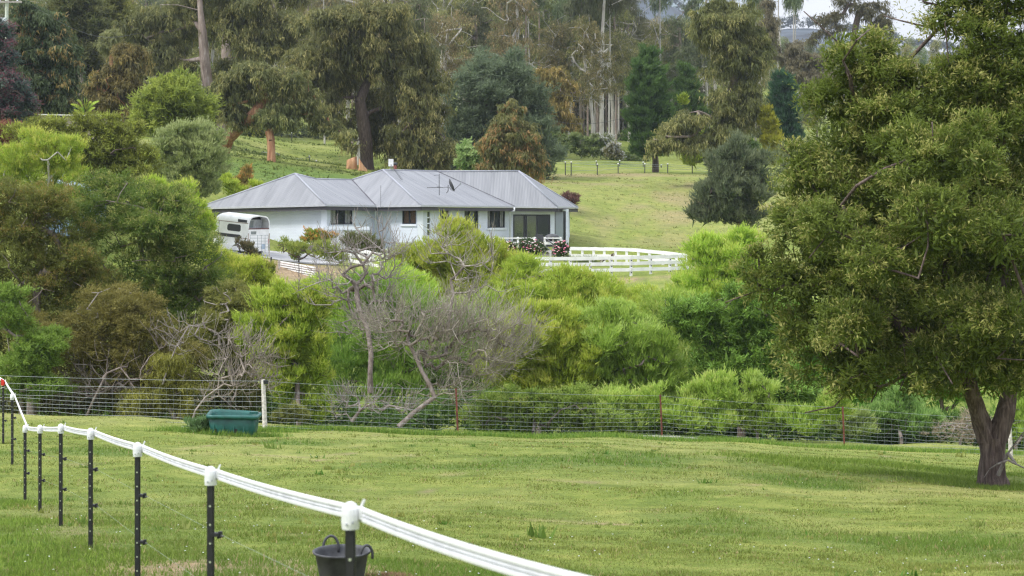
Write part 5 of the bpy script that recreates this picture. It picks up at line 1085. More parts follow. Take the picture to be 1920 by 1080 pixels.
xL = T[:, 0] < PX(1800, 40)
PL = [b0 + [-.02, 0, -.3], b0 + [-.08, 0, .55], P(1846, 815, 40), P(1832, 770, 39.9), P(1820, 735, 39.8), P(1800, 690, 39.8), P(1775, 600, 39.8)]
PR = [b0 + [.1, 0, -.3], b0 + [.08, 0, .55], P(1872, 815, 40), P(1884, 770, 40), P(1892, 735, 40.1), P(1893, 680, 40.2), P(1885, 580, 40.2), P(1880, 460, 40.3)]
V1, F1 = limbset(PL, xL, 4, .15); V2, F2 = limbset(PR, ~xL, 5, .16)
mb = MB()
def flut(path, rr):
    pts = [Vector(p) for p in path]; k = 18; vs = []
    for i, p in enumerate(pts):
        for j in range(k):
            a = 2 * math.pi * j / k; f = 1 + .14 * math.sin(a * 4 + i * .35) + .07 * math.sin(a * 7 + 1 + i * .5); vs.append(p + Vector((math.cos(a) * rr[i] * f, math.sin(a) * rr[i] * f, 0)))
    mb.add(vs, [(i * k + j, i * k + (j + 1) % k, (i + 1) * k + (j + 1) % k, (i + 1) * k + j) for i in range(len(pts) - 1) for j in range(k)])
def dens(path, rr, n=5):
    P2, R2 = [], []
    for i in range(len(path) - 1):
        for q in range(n): s = q / n; P2.append(path[i] * (1 - s) + path[i + 1] * s); R2.append(rr[i] * (1 - s) + rr[i + 1] * s)
    return P2 + [path[-1]], R2 + [rr[-1]]
flut(*dens([b0 + [.0, 0, -.25], b0 + [.0, 0, .02], b0 + [-.02, 0, .25], b0 + [-.02, 0, .7], P(1859, 820, 40)], [.4, .31, .25, .23, .22]))
flut(*dens([P(1850, 830, 40), P(1843, 800, 40), P(1834, 770, 39.9), P(1826, 740, 39.8), P(1815, 700, 39.8)], [.19, .18, .16, .15, .13]))
flut(*dens([P(1868, 830, 40), P(1878, 795, 40), P(1887, 765, 40), P(1893, 735, 40.1), P(1895, 690, 40.2)], [.2, .19, .17, .15, .13]))
Vt = np.concatenate([V1, V2, np.array(mb.v)]); nq = len(V1)
link('trunk', np_mesh('trunk', Vt - b0, np.concatenate([F1, F2 + nq, np.array(mb.f) + nq + len(V2)]), BARK_BIG, smooth=True), bw)
# bare low branch right of trunk
V, Fq = skeleton([P(1872, 890, 39.7), P(1890, 850, 39.5), P(1915, 815, 39.4)], np.array([P(1930, 800, 39.3), P(1905, 870, 39.3), P(1950, 850, 39.4), P(1925, 880, 39.2), P(1855, 880, 39.4), P(1845, 895, 39.4), P(1940, 905, 39.3), P(1870, 870, 39.2)]), .008, .5, .2, .15, 5, .035, 6)
link('low_branch', np_mesh('low_branch', V - b0, Fq, BARK_DEAD), bw)

# ---- middle distance trees
plant('round_wattle', 'round olive lime wattle above the pale shrub left of the house', 'tree', (330, 125), [(330, 200, 55, 45), (290, 225, 45, 40), (365, 215, 38, 45), (345, 160, 25, 25), (310, 180, 35, 30), (380, 250, 24, 35), (260, 230, 20, 20)], 125, 36000, .28, .07, 'spray', ((.13, .17, .03), (.34, .36, .07)), None, .2, .5, BARK_DARK, .25, **S)
plant('pale_shrub', 'dense pale sage green rounded shrub beside the left roof corner', 'shrub', (365, 108), [(360, 300, 60, 60), (320, 280, 38, 40), (390, 310, 42, 55), (350, 260, 40, 26), (310, 310, 30, 40), (368, 345, 42, 26), (330, 350, 40, 35)], 108, 46000, .16, .06, 'up', ((.15, .22, .07), (.4, .46, .2)), None, .2, .34, None, .2, **S)
plant('olive_bush', 'broad rusty olive bush mass left of the pale shrub', 'bush', (170, 98), [(100, 260, 50, 30), (160, 270, 60, 40), (220, 290, 50, 50), (260, 320, 45, 45), (200, 340, 60, 35), (140, 320, 60, 35), (60, 250, 40, 22), (180, 235, 50, 18), (240, 250, 30, 22)], 98, 44000, .18, .045, 'spray', ((.1, .12, .02), (.26, .27, .05)), (.3, .34, .06), .2, .4, BARK_DARK, .2, **S)
plant('red_leaf_bush', 'reddish leaved bush at the left edge above the lime wattle', 'bush', (8, 100), [(10, 250, 28, 26), (-20, 270, 30, 30), (5, 285, 20, 16)], 100, 7000, .17, .05, 'spray', ((.14, .06, .035), (.3, .15, .09)), None, .2, .3, None, .1, **S)
plant('orange_shrub', 'small shrub with orange leaf tips behind the left roof slope', 'shrub', (465, 123), [(462, 335, 10, 18), (452, 350, 14, 12), (445, 342, 8, 10)], 123, 3200, .16, .05, 'up', ((.2, .2, .05), (.4, .28, .08)), (.5, .25, .07), .4, .2, None, .05, **S)
plant('yellow_shrub', 'yellow green low hedge plants just behind the left roof slope', 'shrub', (432, 121), [(425, 345, 20, 12), (440, 358, 20, 8), (480, 348, 14, 5)], 120.5, 4200, .16, .05, 'up', LIMEY, None, .2, .2, None, .05, **S)
plant('orange_shrub', 'orange tipped green shrub in front of the white garage wall', 'shrub', (595, 110), [(594, 441, 20, 8), (580, 450, 14, 9), (608, 450, 18, 10)], 110, 6000, .13, .05, 'up', ((.16, .22, .04), (.34, .36, .07)), (.6, .22, .06), .5, .22, None, .05, **S)
plant('garden_shrub', 'soft green garden shrub between the float and the dead shrub', 'shrub', (560, 105), [(556, 472, 20, 14), (604, 474, 28, 16), (530, 462, 12, 14), (636, 484, 24, 14)], 105, 6000, .13, .035, 'up', ((.14, .22, .04), (.36, .42, .1)), None, .1, .26, BARK_DARK, .05, **S)
plant('garden_shrub', 'dark leaved garden shrub below the screen terrace', 'shrub', (690, 108), [(680, 462, 26, 20), (660, 455, 16, 16), (705, 470, 14, 14)], 108, 7000, .13, .045, 'up', ((.07, .1, .03), (.2, .22, .08)), None, .1, .24, BARK_DARK, .05, **S)
plant('garden_shrub', 'slender dark shrub with coppery leaves in front of the float', 'shrub', (455, 100), [(456, 460, 5, 10), (466, 466, 6, 10), (445, 458, 3, 8), (474, 480, 8, 8)], 100, 1300, .14, .05, 'up', ((.08, .1, .05), (.24, .2, .1)), None, .1, .18, BARK_DARK, .03, **S)
plant('garden_shrub', 'green shrub with orange flecks below the float wheels', 'shrub', (490, 92), [(492, 510, 18, 22), (480, 525, 14, 18)], 92, 5000, .13, .04, 'up', ((.1, .16, .03), (.3, .3, .06)), None, .1, .2, None, .03, **S)
plant('plum_shrub', 'dark reddish shrub at the right end of the house roof', 'shrub', (1066, 134), [(1068, 375, 16, 12), (1050, 385, 14, 10), (1080, 372, 6, 6)], 134, 3500, .18, .05, 'spray', ((.08, .04, .035), (.2, .1, .09)), None, .1, .25, None, .05, **S)
plant('wattle_tree', 'blue grey green wattle standing alone on the right hillside', 'tree', (1385, 128), [(1350, 310, 28, 38), (1390, 300, 26, 34), (1420, 320, 26, 38), (1360, 360, 50, 28), (1410, 370, 40, 30), (1320, 370, 26, 24), (1350, 400, 50, 22), (1400, 410, 40, 22), (1370, 340, 40, 30), (1310, 400, 16, 14)], 128, 34000, .26, .06, 'up', ((.07, .1, .05), (.2, .22, .12)), None, .2, .45, BARK_DARK, .22, path=[(1382, 440, 128), (1388, 420, 128), (1380, 390, 128), (1375, 350, 128)], **S)
plant('reddish_gum', 'rust tipped young gum behind the middle of the house roof', 'tree', (950, 142), [(955, 215, 22, 28), (945, 250, 34, 34), (975, 260, 30, 34), (930, 285, 34, 30), (975, 300, 40, 30), (940, 310, 44, 18), (1000, 300, 18, 28), (915, 270, 16, 24)], 142, 36000, .28, .07, 'droop', ((.09, .11, .035), (.24, .2, .08)), (.32, .18, .08), .25, .45, BARK_RED, .16, **S)
plant('grey_wattle', 'large grey green silver wattle behind the house roof', 'tree', (900, 180), [(900, 150, 45, 50), (870, 190, 50, 50), (940, 190, 60, 50), (900, 240, 60, 50), (990, 240, 50, 50), (860, 270, 40, 50), (1020, 290, 40, 40), (950, 140, 40, 40), (1000, 200, 40, 40), (1020, 330, 24, 34), (890, 300, 60, 30), (1010, 350, 26, 16)], 172, 52000, .36, .08, 'spray', ((.07, .1, .055), (.19, .23, .13)), None, .1, .7, BARK_DARK, .3, **S)
plant('garden_tree', 'light green leafy tree just behind the roof aerial', 'tree', (885, 150), [(880, 300, 24, 14), (870, 285, 16, 12), (900, 310, 30, 12)], 150, 6000, .25, .1, 'spray', ((.14, .22, .06), (.36, .42, .18)), None, .1, .3, None, .1, **S)
plant('golden_gum', 'golden olive gum with rounded domes left of the pale trunks', 'tree', (1050, 225), [(1035, 150, 36, 26), (1010, 170, 24, 20), (1060, 175, 24, 24), (1040, 205, 34, 24), (1065, 230, 22, 22), (1030, 235, 24, 18)], 215, 15000, .42, .1, 'droop', ((.13, .12, .03), (.34, .28, .08)), (.4, .3, .1), .3, .75, BARK_GUM, .3, **S)
GUMC = ((.075, .088, .03), (.22, .225, .08)); GUMT = (.29, .27, .1)
plant('spreading_gum', 'huge drooping gum with dark trunk standing behind the chimney end of the roof', 'tree', (688, 165), [(600, 100, 60, 40), (660, 90, 55, 45), (720, 110, 60, 45), (775, 110, 40, 45), (640, 40, 60, 35), (720, 40, 60, 40), (770, 170, 50, 40), (800, 210, 40, 40), (740, 190, 55, 40, 4), (640, 160, 50, 40, 3), (700, 220, 50, 45, 5), (620, 200, 30, 26), (780, 260, 55, 36), (830, 280, 26, 32), (740, 270, 40, 40, 5), (650, 240, 22, 16, 3), (820, 150, 30, 36), (585, 150, 35, 26), (790, 305, 50, 20), (650, 270, 14, 22)], 163, 90000, .36, .08, 'droop', GUMC, GUMT, .3, .75, BARK_DARK, .55, path=[(688, 300, 165), (686, 260, 164.6), (680, 220, 164.3), (675, 190, 164.2), (690, 150, 164.5)], ntarget=70, **S)
plant('spreading_gum', 'leaning gum with layered crown beside the green hillock', 'tree', (418, 153), [(430, 165, 40, 26), (480, 140, 50, 28), (545, 150, 40, 30), (580, 190, 30, 24), (440, 215, 38, 24), (520, 190, 34, 22, 3), (620, 240, 26, 12), (650, 250, 16, 10), (595, 225, 26, 14), (400, 190, 20, 20), (560, 205, 26, 16), (475, 180, 30, 16)], 150, 40000, .3, .07, 'droop', GUMC, GUMT, .35, .55, BARK_RED, .42, path=[(416, 300, 153), (428, 262, 152), (450, 240, 151), (475, 215, 150), (500, 180, 150)], ntarget=50, **S)
plant('small_gum', 'small gum with orange forked trunk on the hillock crest', 'tree', (509, 149), [(500, 218, 26, 16), (530, 205, 26, 16), (545, 228, 18, 12), (515, 235, 16, 8)], 149, 9000, .28, .06, 'droop', GUMC, GUMT, .3, .45, BARK_RED, .3, path=[(509, 285, 149), (508, 262, 149), (504, 245, 149)], ntarget=24, **S)
plant('tall_gum', 'towering gum with a bare pinkish trunk left of the leaning gum', 'tree', (405, 178), [(300, 95, 50, 36), (255, 130, 34, 30), (330, 130, 36, 26), (440, 55, 50, 40), (500, 90, 50, 36), (470, 20, 60, 36), (550, 50, 50, 40), (310, 30, 60, 36), (260, 60, 40, 40), (590, 90, 40, 30, 3), (350, 60, 30, 26, 4), (430, 130, 36, 26, 3), (360, 10, 40, 30, 6), (400, -20, 80, 30), (280, 180, 30, 26, 4)], 178, 66000, .38, .08, 'droop', GUMC, GUMT, .3, .75, BARK_GUM, .48, path=[(402, 210, 178), (390, 160, 177), (384, 110, 176.6), (380, 60, 176.4), (376, 20, 176.4), (372, -40, 176.5)], ntarget=60, **S)
plant('tall_gum', 'grey trunked gum behind the towering bare trunk', 'tree', (422, 195), [(430, -10, 60, 30), (470, 60, 40, 30, 6), (520, -10, 60, 30), (400, 40, 30, 24, 6)], 195, 16000, .42, .09, 'droop', GUMC, GUMT, .3, .8, BARK_GUM, .5, path=[(424, 180, 195), (424, 110, 195), (426, 60, 195), (430, 10, 195)], **S)
plant('bushy_gum', 'brown green bushy gum behind the round wattle', 'tree', (230, 150), [(240, 120, 40, 32), (200, 150, 30, 30), (235, 170, 44, 34), (200, 200, 40, 26), (260, 210, 36, 24), (185, 175, 16, 20)], 150, 26000, .3, .08, 'droop', ((.08, .08, .03), (.24, .19, .06)), (.3, .24, .08), .2, .5, BARK_RED, .25, **S)
plant('small_gum', 'light olive dome topped gum between dark forest trees at upper left', 'tree', (210, 172), [(209, 68, 18, 18), (205, 85, 20, 14)], 172, 6500, .32, .06, 'droop', ((.13, .15, .06), (.3, .31, .13)), None, .2, .4, BARK_RED, .14, ntarget=10, **S)
plant('dense_gum', 'tall dense dark green gum with orange new tips near the left edge', 'tree', (85, 138), [(60, 40, 36, 36), (90, 60, 36, 40), (50, 90, 44, 44), (100, 110, 40, 44), (60, 150, 50, 40), (110, 160, 34, 40), (70, 190, 44, 26), (115, 195, 22, 24), (40, 20, 24, 24)], 138, 52000, .3, .1, 'droop', ((.035, .06, .025), (.13, .16, .07)), (.27, .2, .08), .15, .55, BARK_RED, .3, **S)
plant('purple_tree', 'blue green tree with purple leaf tips at the upper left edge', 'tree', (10, 128), [(0, 60, 20, 30), (5, 110, 28, 30), (15, 160, 34, 28), (25, 205, 36, 28), (0, 200, 40, 30), (-20, 140, 30, 60), (48, 180, 12, 10)], 128, 30000, .24, .07, 'flat', ((.06, .09, .075), (.16, .2, .17)), (.17, .075, .09), .5, .5, BARK_DARK, .25, **S)
plant('forest_tree', 'deep green tree behind the dense gum at the top left', 'tree', (150, 175), [(130, 20, 40, 40), (170, 40, 40, 36), (150, 80, 36, 30), (165, 120, 36, 40), (150, 170, 30, 36), (140, 205, 20, 10)], 178, 24000, .38, .1, 'spray', ((.05, .07, .025), (.17, .17, .06)), None, .2, .7, BARK_GUM, .3, **S)
plant('forest_tree', 'olive green tree left of the towering gum at the top', 'tree', (215, 190), [(200, 20, 40, 30), (240, 40, 24, 40), (180, 10, 30, 24)], 190, 12000, .38, .09, 'spray', ((.06, .08, .02), (.22, .22, .06)), None, .2, .7, BARK_GUM, .3, **S)
CON = ((.04, .085, .022), (.11, .18, .045))
plant('cypress_tree', 'broad dark green conical cypress right of the pale trunks', 'tree', (1229, 190), [(1215, 108, 16, 22), (1214, 135, 32, 26), (1214, 165, 42, 28), (1217, 195, 50, 28), (1220, 225, 55, 28), (1223, 255, 57, 26), (1226, 280, 52, 16)], 188, 50000, .34, .09, 'up', CON, None, .1, .5, BARK_DARK, .3, path=[(1229, 300, 190), (1226, 280, 190), (1218, 200, 189), (1214, 110, 188)], ntarget=20, sat=1, **S)
plant('cypress_tree', 'second dark cypress half hidden behind the broad one', 'tree', (1290, 214), [(1286, 140, 16, 20), (1288, 165, 24, 22), (1290, 190, 30, 22), (1296, 215, 34, 22), (1300, 245, 36, 26), (1300, 275, 34, 20)], 214, 22000, .38, .1, 'up', CON, None, .1, .5, BARK_DARK, .25, ntarget=8, sat=1, **S)
plant('cypress_tree', 'bluish green cypress between the olive gum and the big right tree', 'tree', (1468, 205), [(1464, 148, 15, 16), (1466, 170, 24, 20), (1468, 195, 32, 22), (1472, 222, 34, 24), (1475, 255, 34, 26)], 203, 22000, .36, .1, 'up', ((.022, .06, .032), (.07, .14, .07)), None, .1, .5, BARK_DARK, .25, ntarget=8, sat=1, **S)
plant('golden_cypress', 'golden lime conical cypress left of the big right tree', 'tree', (1447, 165), [(1440, 215, 10, 16), (1442, 240, 18, 18), (1446, 268, 22, 20), (1450, 295, 24, 20)], 165, 11000, .28, .08, 'up', ((.16, .2, .02), (.42, .42, .05)), None, .1, .35, None, .1, sat=1, **S)
plant('golden_cypress', 'golden cypress low behind the olive gum branch', 'tree', (1300, 188), [(1296, 300, 20, 14), (1280, 190, 8, 10), (1288, 280, 14, 14), (1300, 255, 18, 20)], 186, 8000, .3, .08, 'up', ((.12, .17, .02), (.4, .42, .06)), None, .1, .35, None, .1, sat=1, **S)
plant('hedge_tree', 'dark hedge like evergreen behind the far fence under the olive gum', 'tree', (1330, 184), [(1325, 290, 18, 22), (1350, 295, 18, 20), (1375, 290, 20, 26), (1400, 290, 20, 26)], 186, 12000, .3, .08, 'up', CON, None, .1, .4, None, .1, **S)
plant('olive_gum', 'tall spreading olive gum with pinkish limbs on the right hillside', 'tree', (1372, 168), [(1370, 60, 40, 50), (1330, 50, 40, 36), (1400, 110, 40, 46), (1358, 120, 34, 40), (1400, 180, 36, 44), (1365, 190, 34, 34), (1290, 230, 40, 24), (1250, 265, 36, 18), (1300, 270, 40, 18), (1370, 240, 50, 32), (1400, 30, 30, 28), (1225, 268, 14, 8), (1420, 210, 16, 22), (1430, 90, 24, 40), (1315, 60, 22, 24), (1350, 15, 30, 24), (1340, 270, 40, 22)], 166, 62000, .34, .075, 'droop', ((.075, .088, .028), (.21, .215, .068)), (.28, .26, .1), .2, .7, BARK_GUM, .5, path=[(1378, 320, 168), (1385, 270, 168), (1382, 220, 167), (1376, 150, 166), (1380, 80, 166)], ntarget=70, **S)
plant('forked_gum', 'open crowned gum with dark bare limbs against the sky at upper right', 'tree', (1600, 245), [(1570, 30, 14, 10), (1590, 10, 24, 14), (1620, 25, 20, 12), (1640, 15, 24, 12), (1655, 35, 18, 10), (1665, 55, 12, 9), (1545, 38, 14, 12), (1540, 65, 18, 8), (1525, 70, 14, 8), (1600, -8, 40, 10), (1640, 50, 16, 8), (1670, 68, 8, 8), (1570, 55, 14, 8), (1530, 30, 8, 6)], 245, 11000, .4, .09, 'droop', ((.07, .075, .04), (.18, .16, .08)), None, .2, .7, BARK_DARK, .4, path=[(1600, 200, 245), (1601, 120, 245), (1600, 80, 245), (1604, 50, 245), (1610, 25, 245)], fill=.02, ntarget=60, **S)
plant('grey_gum', 'grey brown gum above the bluish cypress left of the big right tree', 'tree', (1500, 235), [(1490, 90, 22, 14), (1500, 110, 26, 16), (1520, 115, 22, 18), (1530, 150, 28, 22), (1500, 150, 24, 20), (1545, 120, 16, 14), (1480, 125, 16, 14), (1530, 185, 24, 22), (1515, 210, 24, 16), (1440, 20, 14, 30), (1440, 60, 18, 30), (1450, 100, 16, 20)], 235, 24000, .42, .09, 'droop', ((.1, .095, .06), (.24, .2, .12)), None, .2, .7, BARK_PALE, .3, ntarget=40, **S)

# ---- forest of tall gums on the hillside (shared meshes, each tree its own object)
def gum_proto(seed, Ht, lean, nb, cols, tip, low=.42, wide=.2):
    r = np.random.default_rng(seed); path = [np.array([0, 0, -1.]), np.array([0, 0, Ht * .2]), np.array([lean * .4, 0, Ht * .45]), np.array([lean, lean * .3, Ht * .75]), np.array([lean * 1.1, 0, Ht * .9])]
    bl = []
    for k in range(nb):
        f = low + (1 - low) * ((k + .5) / nb); a = r.uniform(0, 6.28); q = Ht * wide * r.uniform(.25, 1) * (1.25 - f * .75); s = Ht * r.uniform(.055, .1)
        bl.append((lean * f + math.cos(a) * q, math.sin(a) * q, Ht * f - s * .3, s * 1.15, s * 1.15, s * r.uniform(.6, .95)))
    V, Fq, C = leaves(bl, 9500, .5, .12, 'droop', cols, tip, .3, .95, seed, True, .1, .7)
    B = np.array(bl); T = np.concatenate([B[:, :3], B[r.choice(nb, 60), :3] + r.normal(size=(60, 3)) * Ht * .06])
    Vt, Ft = skeleton(path, T, .045, .5, 1.6, .1, 6, Ht * .013, seed)
    return V, Fq, C, Vt, Ft
protos = []
pal = [(GUMC, GUMT), (((.08, .1, .05), (.2, .22, .11)), None), (((.1, .1, .045), (.25, .23, .1)), (.33, .27, .12)), (((.06, .08, .04), (.17, .18, .09)), None)]
lab_f = ['olive', 'grey green', 'brownish', 'dark']
barks = [BARK_PALE, BARK_PALE, BARK_PALE, BARK_GUM]
for k in range(7):
    V, Fq, C, Vt, Ft = gum_proto(100 + k, 26 + 2 * (k % 3), (-1) ** k * (1 + k * .3), 13 + k, *pal[k % 4], low=(.36, .54, .5, .62, .42, .64, .5)[k], wide=(.24, .2, .26, .17, .22, .16, .2)[k])
    protos.append((np_mesh('crown', V, Fq, LEAFV, np.minimum(C * 1.2, .6)), np_mesh('trunk', Vt, Ft, barks[k % 4], smooth=True), 26 + 2 * (k % 3)))
def topy(px):   # skyline of the forest in picture rows
    return float(np.interp(px, [-100, 1000, 1060, 1120, 1180, 1200, 1260, 1300, 1340, 1440, 1470, 1520, 1600, 1700, 2050], [-60, -50, -10, -5, -15, 20, 42, 22, 15, 10, 105, 110, 125, 130, 120]))
FGROUP = 'tall gums of the forest on the hillside'
r = np.random.default_rng(42); cnt_f = 0
LMK = [(110, 'the dense left gum'), (300, 'the round wattle'), (430, 'the leaning gum'), (560, 'the orange trunked gum'), (700, 'the white roof unit'), (830, 'the satellite dish'), (960, 'the large grey wattle'), (1070, 'the golden domed gum'), (1180, 'the pale bare trunks'), (1290, 'the broad cypress'), (1430, 'the olive gum'), (1560, 'the bluish cypress'), (2200, 'the big right tree')]
ROWS = ['front row', 'second row', 'third row', 'fourth row', 'fifth row', 'farthest row']; LOOK = ['olive green', 'grey green', 'brownish orange tipped', 'dark grey', 'slender olive', 'thin crowned grey green', 'broad brownish']
for row, (d, step) in enumerate([(200, 56), (228, 46), (262, 38), (300, 34), (345, 36), (395, 40)]):
    px = -60 + r.uniform(0, 30)
    while px < 2000:
        p = px + r.uniform(-14, 14); px += step * r.uniform(.75, 1.25); dd = d + r.uniform(-12, 12)
        if row == 0 and not (560 < p < 840 or -80 < p < 130): continue
        if row == 1 and (1130 < p < 1480): continue
        if row == 1 and p > 1480: continue
        if dd < 275 and 425 < p < 660 and row < 3: continue
        if row < 5 and p > 1720: continue
        b = onground(p, dd); top = PZ(topy(p) + r.uniform(-4, 26) + (row < 3) * r.uniform(0, 90), dd); hgt = np.clip(top - b[2], 10, 42)
        k = r.integers(0, 7); cm_, tm_, Hp = protos[k]; s = hgt / Hp; sw = s * r.uniform(.85, 1.15) if s < 1 else 1 + (s - 1) * .6
        lm_ = next(t_ for e_, t_ in LMK if p < e_); root = empty('forest_gum', b, f'{LOOK[k]} gum, {ROWS[row]} of forest above {lm_}', 'tree', FGROUP, r.uniform(0, 6.28)); root.scale = (sw, sw, s)
        link('crown', cm_, root); link('trunk', tm_, root); cnt_f += 1
# pale straight trunks in the opening left of the cypress
tm = []
for k in range(3):
    V, Fq = skeleton([np.array([0, 0, -1.]), np.array([0, 0, 4.]), np.array([.1 * k, .1, 9.]), np.array([.3, 0, 15.]), np.array([.2, 0, 20.])], np.array([[random.uniform(-2.2, 2.2), random.uniform(-2, 2), random.uniform(5, 21)] for _ in range(16)]), .025, .4, 1.2, .12, 6, .17, 300 + k)
    tm.append(np_mesh('trunk', V, Fq, [BARK_PALE, BARK_GUM, BARK_PALE][k], smooth=True))
Vb, Fb, Cb = leaves([(0, 0, 19, 2.4, 2.4, 1.8), (1.5, 0, 16.5, 1.6, 1.6, 1.2), (-1.6, .5, 17.5, 1.7, 1.7, 1.2), (0, 0, 21.5, 2.2, 2.2, 1.4)], 4200, .5, .11, 'droop', *pal[1], .2, .8, 9, True)
cmb = np_mesh('crown', Vb, Fb, LEAFV, Cb)
tl = {1128: 'thick pale grey dead straight trunk, tallest of the bare stems left of the cypress'}
for px, d, s, k in [(1128, 236, 1.25, 0), (1142, 243, 1.05, 2), (1088, 240, .95, 1), (1102, 250, 1.0, 1), (1110, 246, .9, 0), (1120, 262, 1, 1), (1155, 256, 1.1, 1), (1072, 255, 1, 1), (1160, 262, 1.1, 2), (1136, 268, 1.2, 1), (1094, 266, 1.1, 1), (1062, 262, 1., 0), (1148, 275, 1.2, 1), (990, 262, 1.1, 0), (1010, 270, 1.1, 1), (1180, 268, 1.2, 1)] + [(float(x_), float(d_), float(s_), int(k_)) for x_, d_, s_, k_ in zip(np.random.default_rng(8).uniform(560, 1500, 46), np.random.default_rng(9).uniform(226, 300, 46), np.random.default_rng(10).uniform(.95, 1.5, 46), np.random.default_rng(12).integers(0, 3, 46))]:
    b = onground(px, d); root = empty('bare_trunk_gum', b, tl.get(px, f"{['pale', 'grey', 'silvery'][k]} slender gum trunk in the {'nearer' if d < 245 else 'middle' if d < 268 else 'farther'} forest above {next(t_ for e_, t_ in LMK if px < e_)}"), 'tree', None if px in tl else 'slender bare trunked gums of the forest', r.uniform(0, 6.28))
    tk_ = 1.5 if px == 1128 else (.8 if isinstance(px, int) else .62); root.scale = (tk_, tk_, s); link('trunk', tm[k], root); link('crown', cmb, root)
# far wood behind everything
n = 210000; r = np.random.default_rng(77); px = r.uniform(-150, 2100, n); d = r.uniform(390, 520, n); u = r.random(n); x = PX(px, d); gzv = ground(x, d)
ty = np.interp(px, [-150, 1000, 1060, 1190, 1260, 1340, 1440, 1470, 1600, 2100], [-60, -40, 20, 30, 55, 30, 30, 125, 140, 135]) + 18 * vnoise(px, d * 0, 22, 3) - 6
zt = PZ(ty, d); z = gzv + (zt - gzv) * u ** .8; keep = vnoise(px, z * 8, 14, 8) > .2 - .3 * (u < .7); x, d, z, px = x[keep], d[keep], z[keep], px[keep]; n = len(x)
p = np.stack([x, d, z], 1); rn = unit(r.normal(size=(n, 3))); ax = unit(r.normal(size=(n, 3)) - [0, 0, .8]); sdv = unit(np.cross(ax, rn)); s = r.uniform(.5, 1.3, (n, 1))
V = np.stack([p - sdv * .22 * s, p + sdv * .22 * s, p + ax * s], 1).reshape(-1, 3); t_ = (vnoise(px, z * 6, 16, 4) * .7 + r.random(n) * .3)[:, None]; C = np.array([.06, .07, .035]) + (np.array([.2, .19, .1]) - np.array([.06, .07, .035])) * t_
tag(link('far_wood', np_mesh('far_wood', V, np.arange(3 * n).reshape(-1, 3), LEAF, np.repeat(C, 3, 0))), 'distant gum wood closing the view at the top of the hillside', None, None, 'stuff')
# undergrowth along the forest foot
def under(name, label, pts, d0, n, cols, seed, L_=.3):
    V, Fq, C = leaves(blobs_from(pts, d0), n, L_, L_ * .3, 'spray', cols, None, .2, .5, seed, True, .1); return tag(link(name, np_mesh(name, V, Fq, LEAF, C)), label, None, None, 'stuff')
under('undergrowth', 'mixed ferny undergrowth at the foot of the forest behind the far fence', [(1060, 275, 20, 10), (1090, 282, 22, 10), (1120, 285, 24, 10), (1150, 292, 26, 8), (1180, 296, 26, 8), (1080, 262, 18, 12), (1110, 268, 20, 10), (1045, 262, 14, 14), (1140, 278, 18, 10), (1200, 300, 20, 6), (1050, 285, 10, 8)], 212, 16000, ((.08, .13, .04), (.24, .28, .1)), 71)
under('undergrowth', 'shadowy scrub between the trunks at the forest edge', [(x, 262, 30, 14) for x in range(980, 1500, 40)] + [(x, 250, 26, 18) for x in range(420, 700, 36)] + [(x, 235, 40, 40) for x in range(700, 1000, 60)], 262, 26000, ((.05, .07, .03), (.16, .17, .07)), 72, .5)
under('undergrowth', 'darker understorey leaves standing in for forest shade between the pale trunks', [(x, 225 - 20 * math.sin(x * .03), 34, 36) for x in range(960, 1500, 32)] + [(x, 170, 34, 34) for x in range(980, 1240, 36)], 282, 52000, ((.07, .08, .045), (.19, .18, .1)), 75, .55)  # added leaf mass, its darker colours stand in for deep forest shade
under('undergrowth', 'dark scrub below the trees at the upper left', [(x, 215, 30, 20) for x in range(-20, 420, 36)] + [(x, 190, 30, 30) for x in range(120, 420, 40)], 172, 22000, ((.05, .07, .03), (.17, .18, .06)), 73, .35)
under('undergrowth', 'leafy background scrub on the slope behind the big right tree', [(x, 320, 60, 50) for x in range(1480, 2050, 70)] + [(x, 430, 60, 40) for x in range(1480, 2050, 80)] + [(x, 230, 60, 50) for x in range(1560, 2050, 80)], 150, 30000, ((.05, .08, .03), (.2, .24, .09)), 74, .35)
plant('flowering_shrub', 'white flowering shrub at the forest edge left of the cypress', 'shrub', (1155, 205), [(1150, 280, 12, 10), (1160, 290, 10, 10), (1145, 288, 9, 8)], 205, 4200, .24, .09, 'spray', ((.14, .15, .06), (.3, .28, .14)), (.8, .75, .6), .75, .3, None, .05, **S)
plant('flowering_shrub', 'smaller pale flowered shrub beside the bare trunks', 'shrub', (1132, 212), [(1130, 262, 12, 7), (1138, 258, 8, 6), (1118, 258, 8, 5)], 212, 2400, .24, .09, 'spray', ((.12, .15, .06), (.28, .28, .14)), (.7, .66, .55), .5, .3, None, .05, **S)
plant('garden_tree', 'dark bush with yellow top at the far end of the left paddock', 'bush', (480, 245), [(478, 250, 16, 14), (470, 258, 18, 10), (488, 258, 12, 12)], 245, 5000, .3, .1, 'spray', ((.05, .08, .03), (.2, .22, .06)), (.4, .4, .08), .3, .5, None, .05, **S)
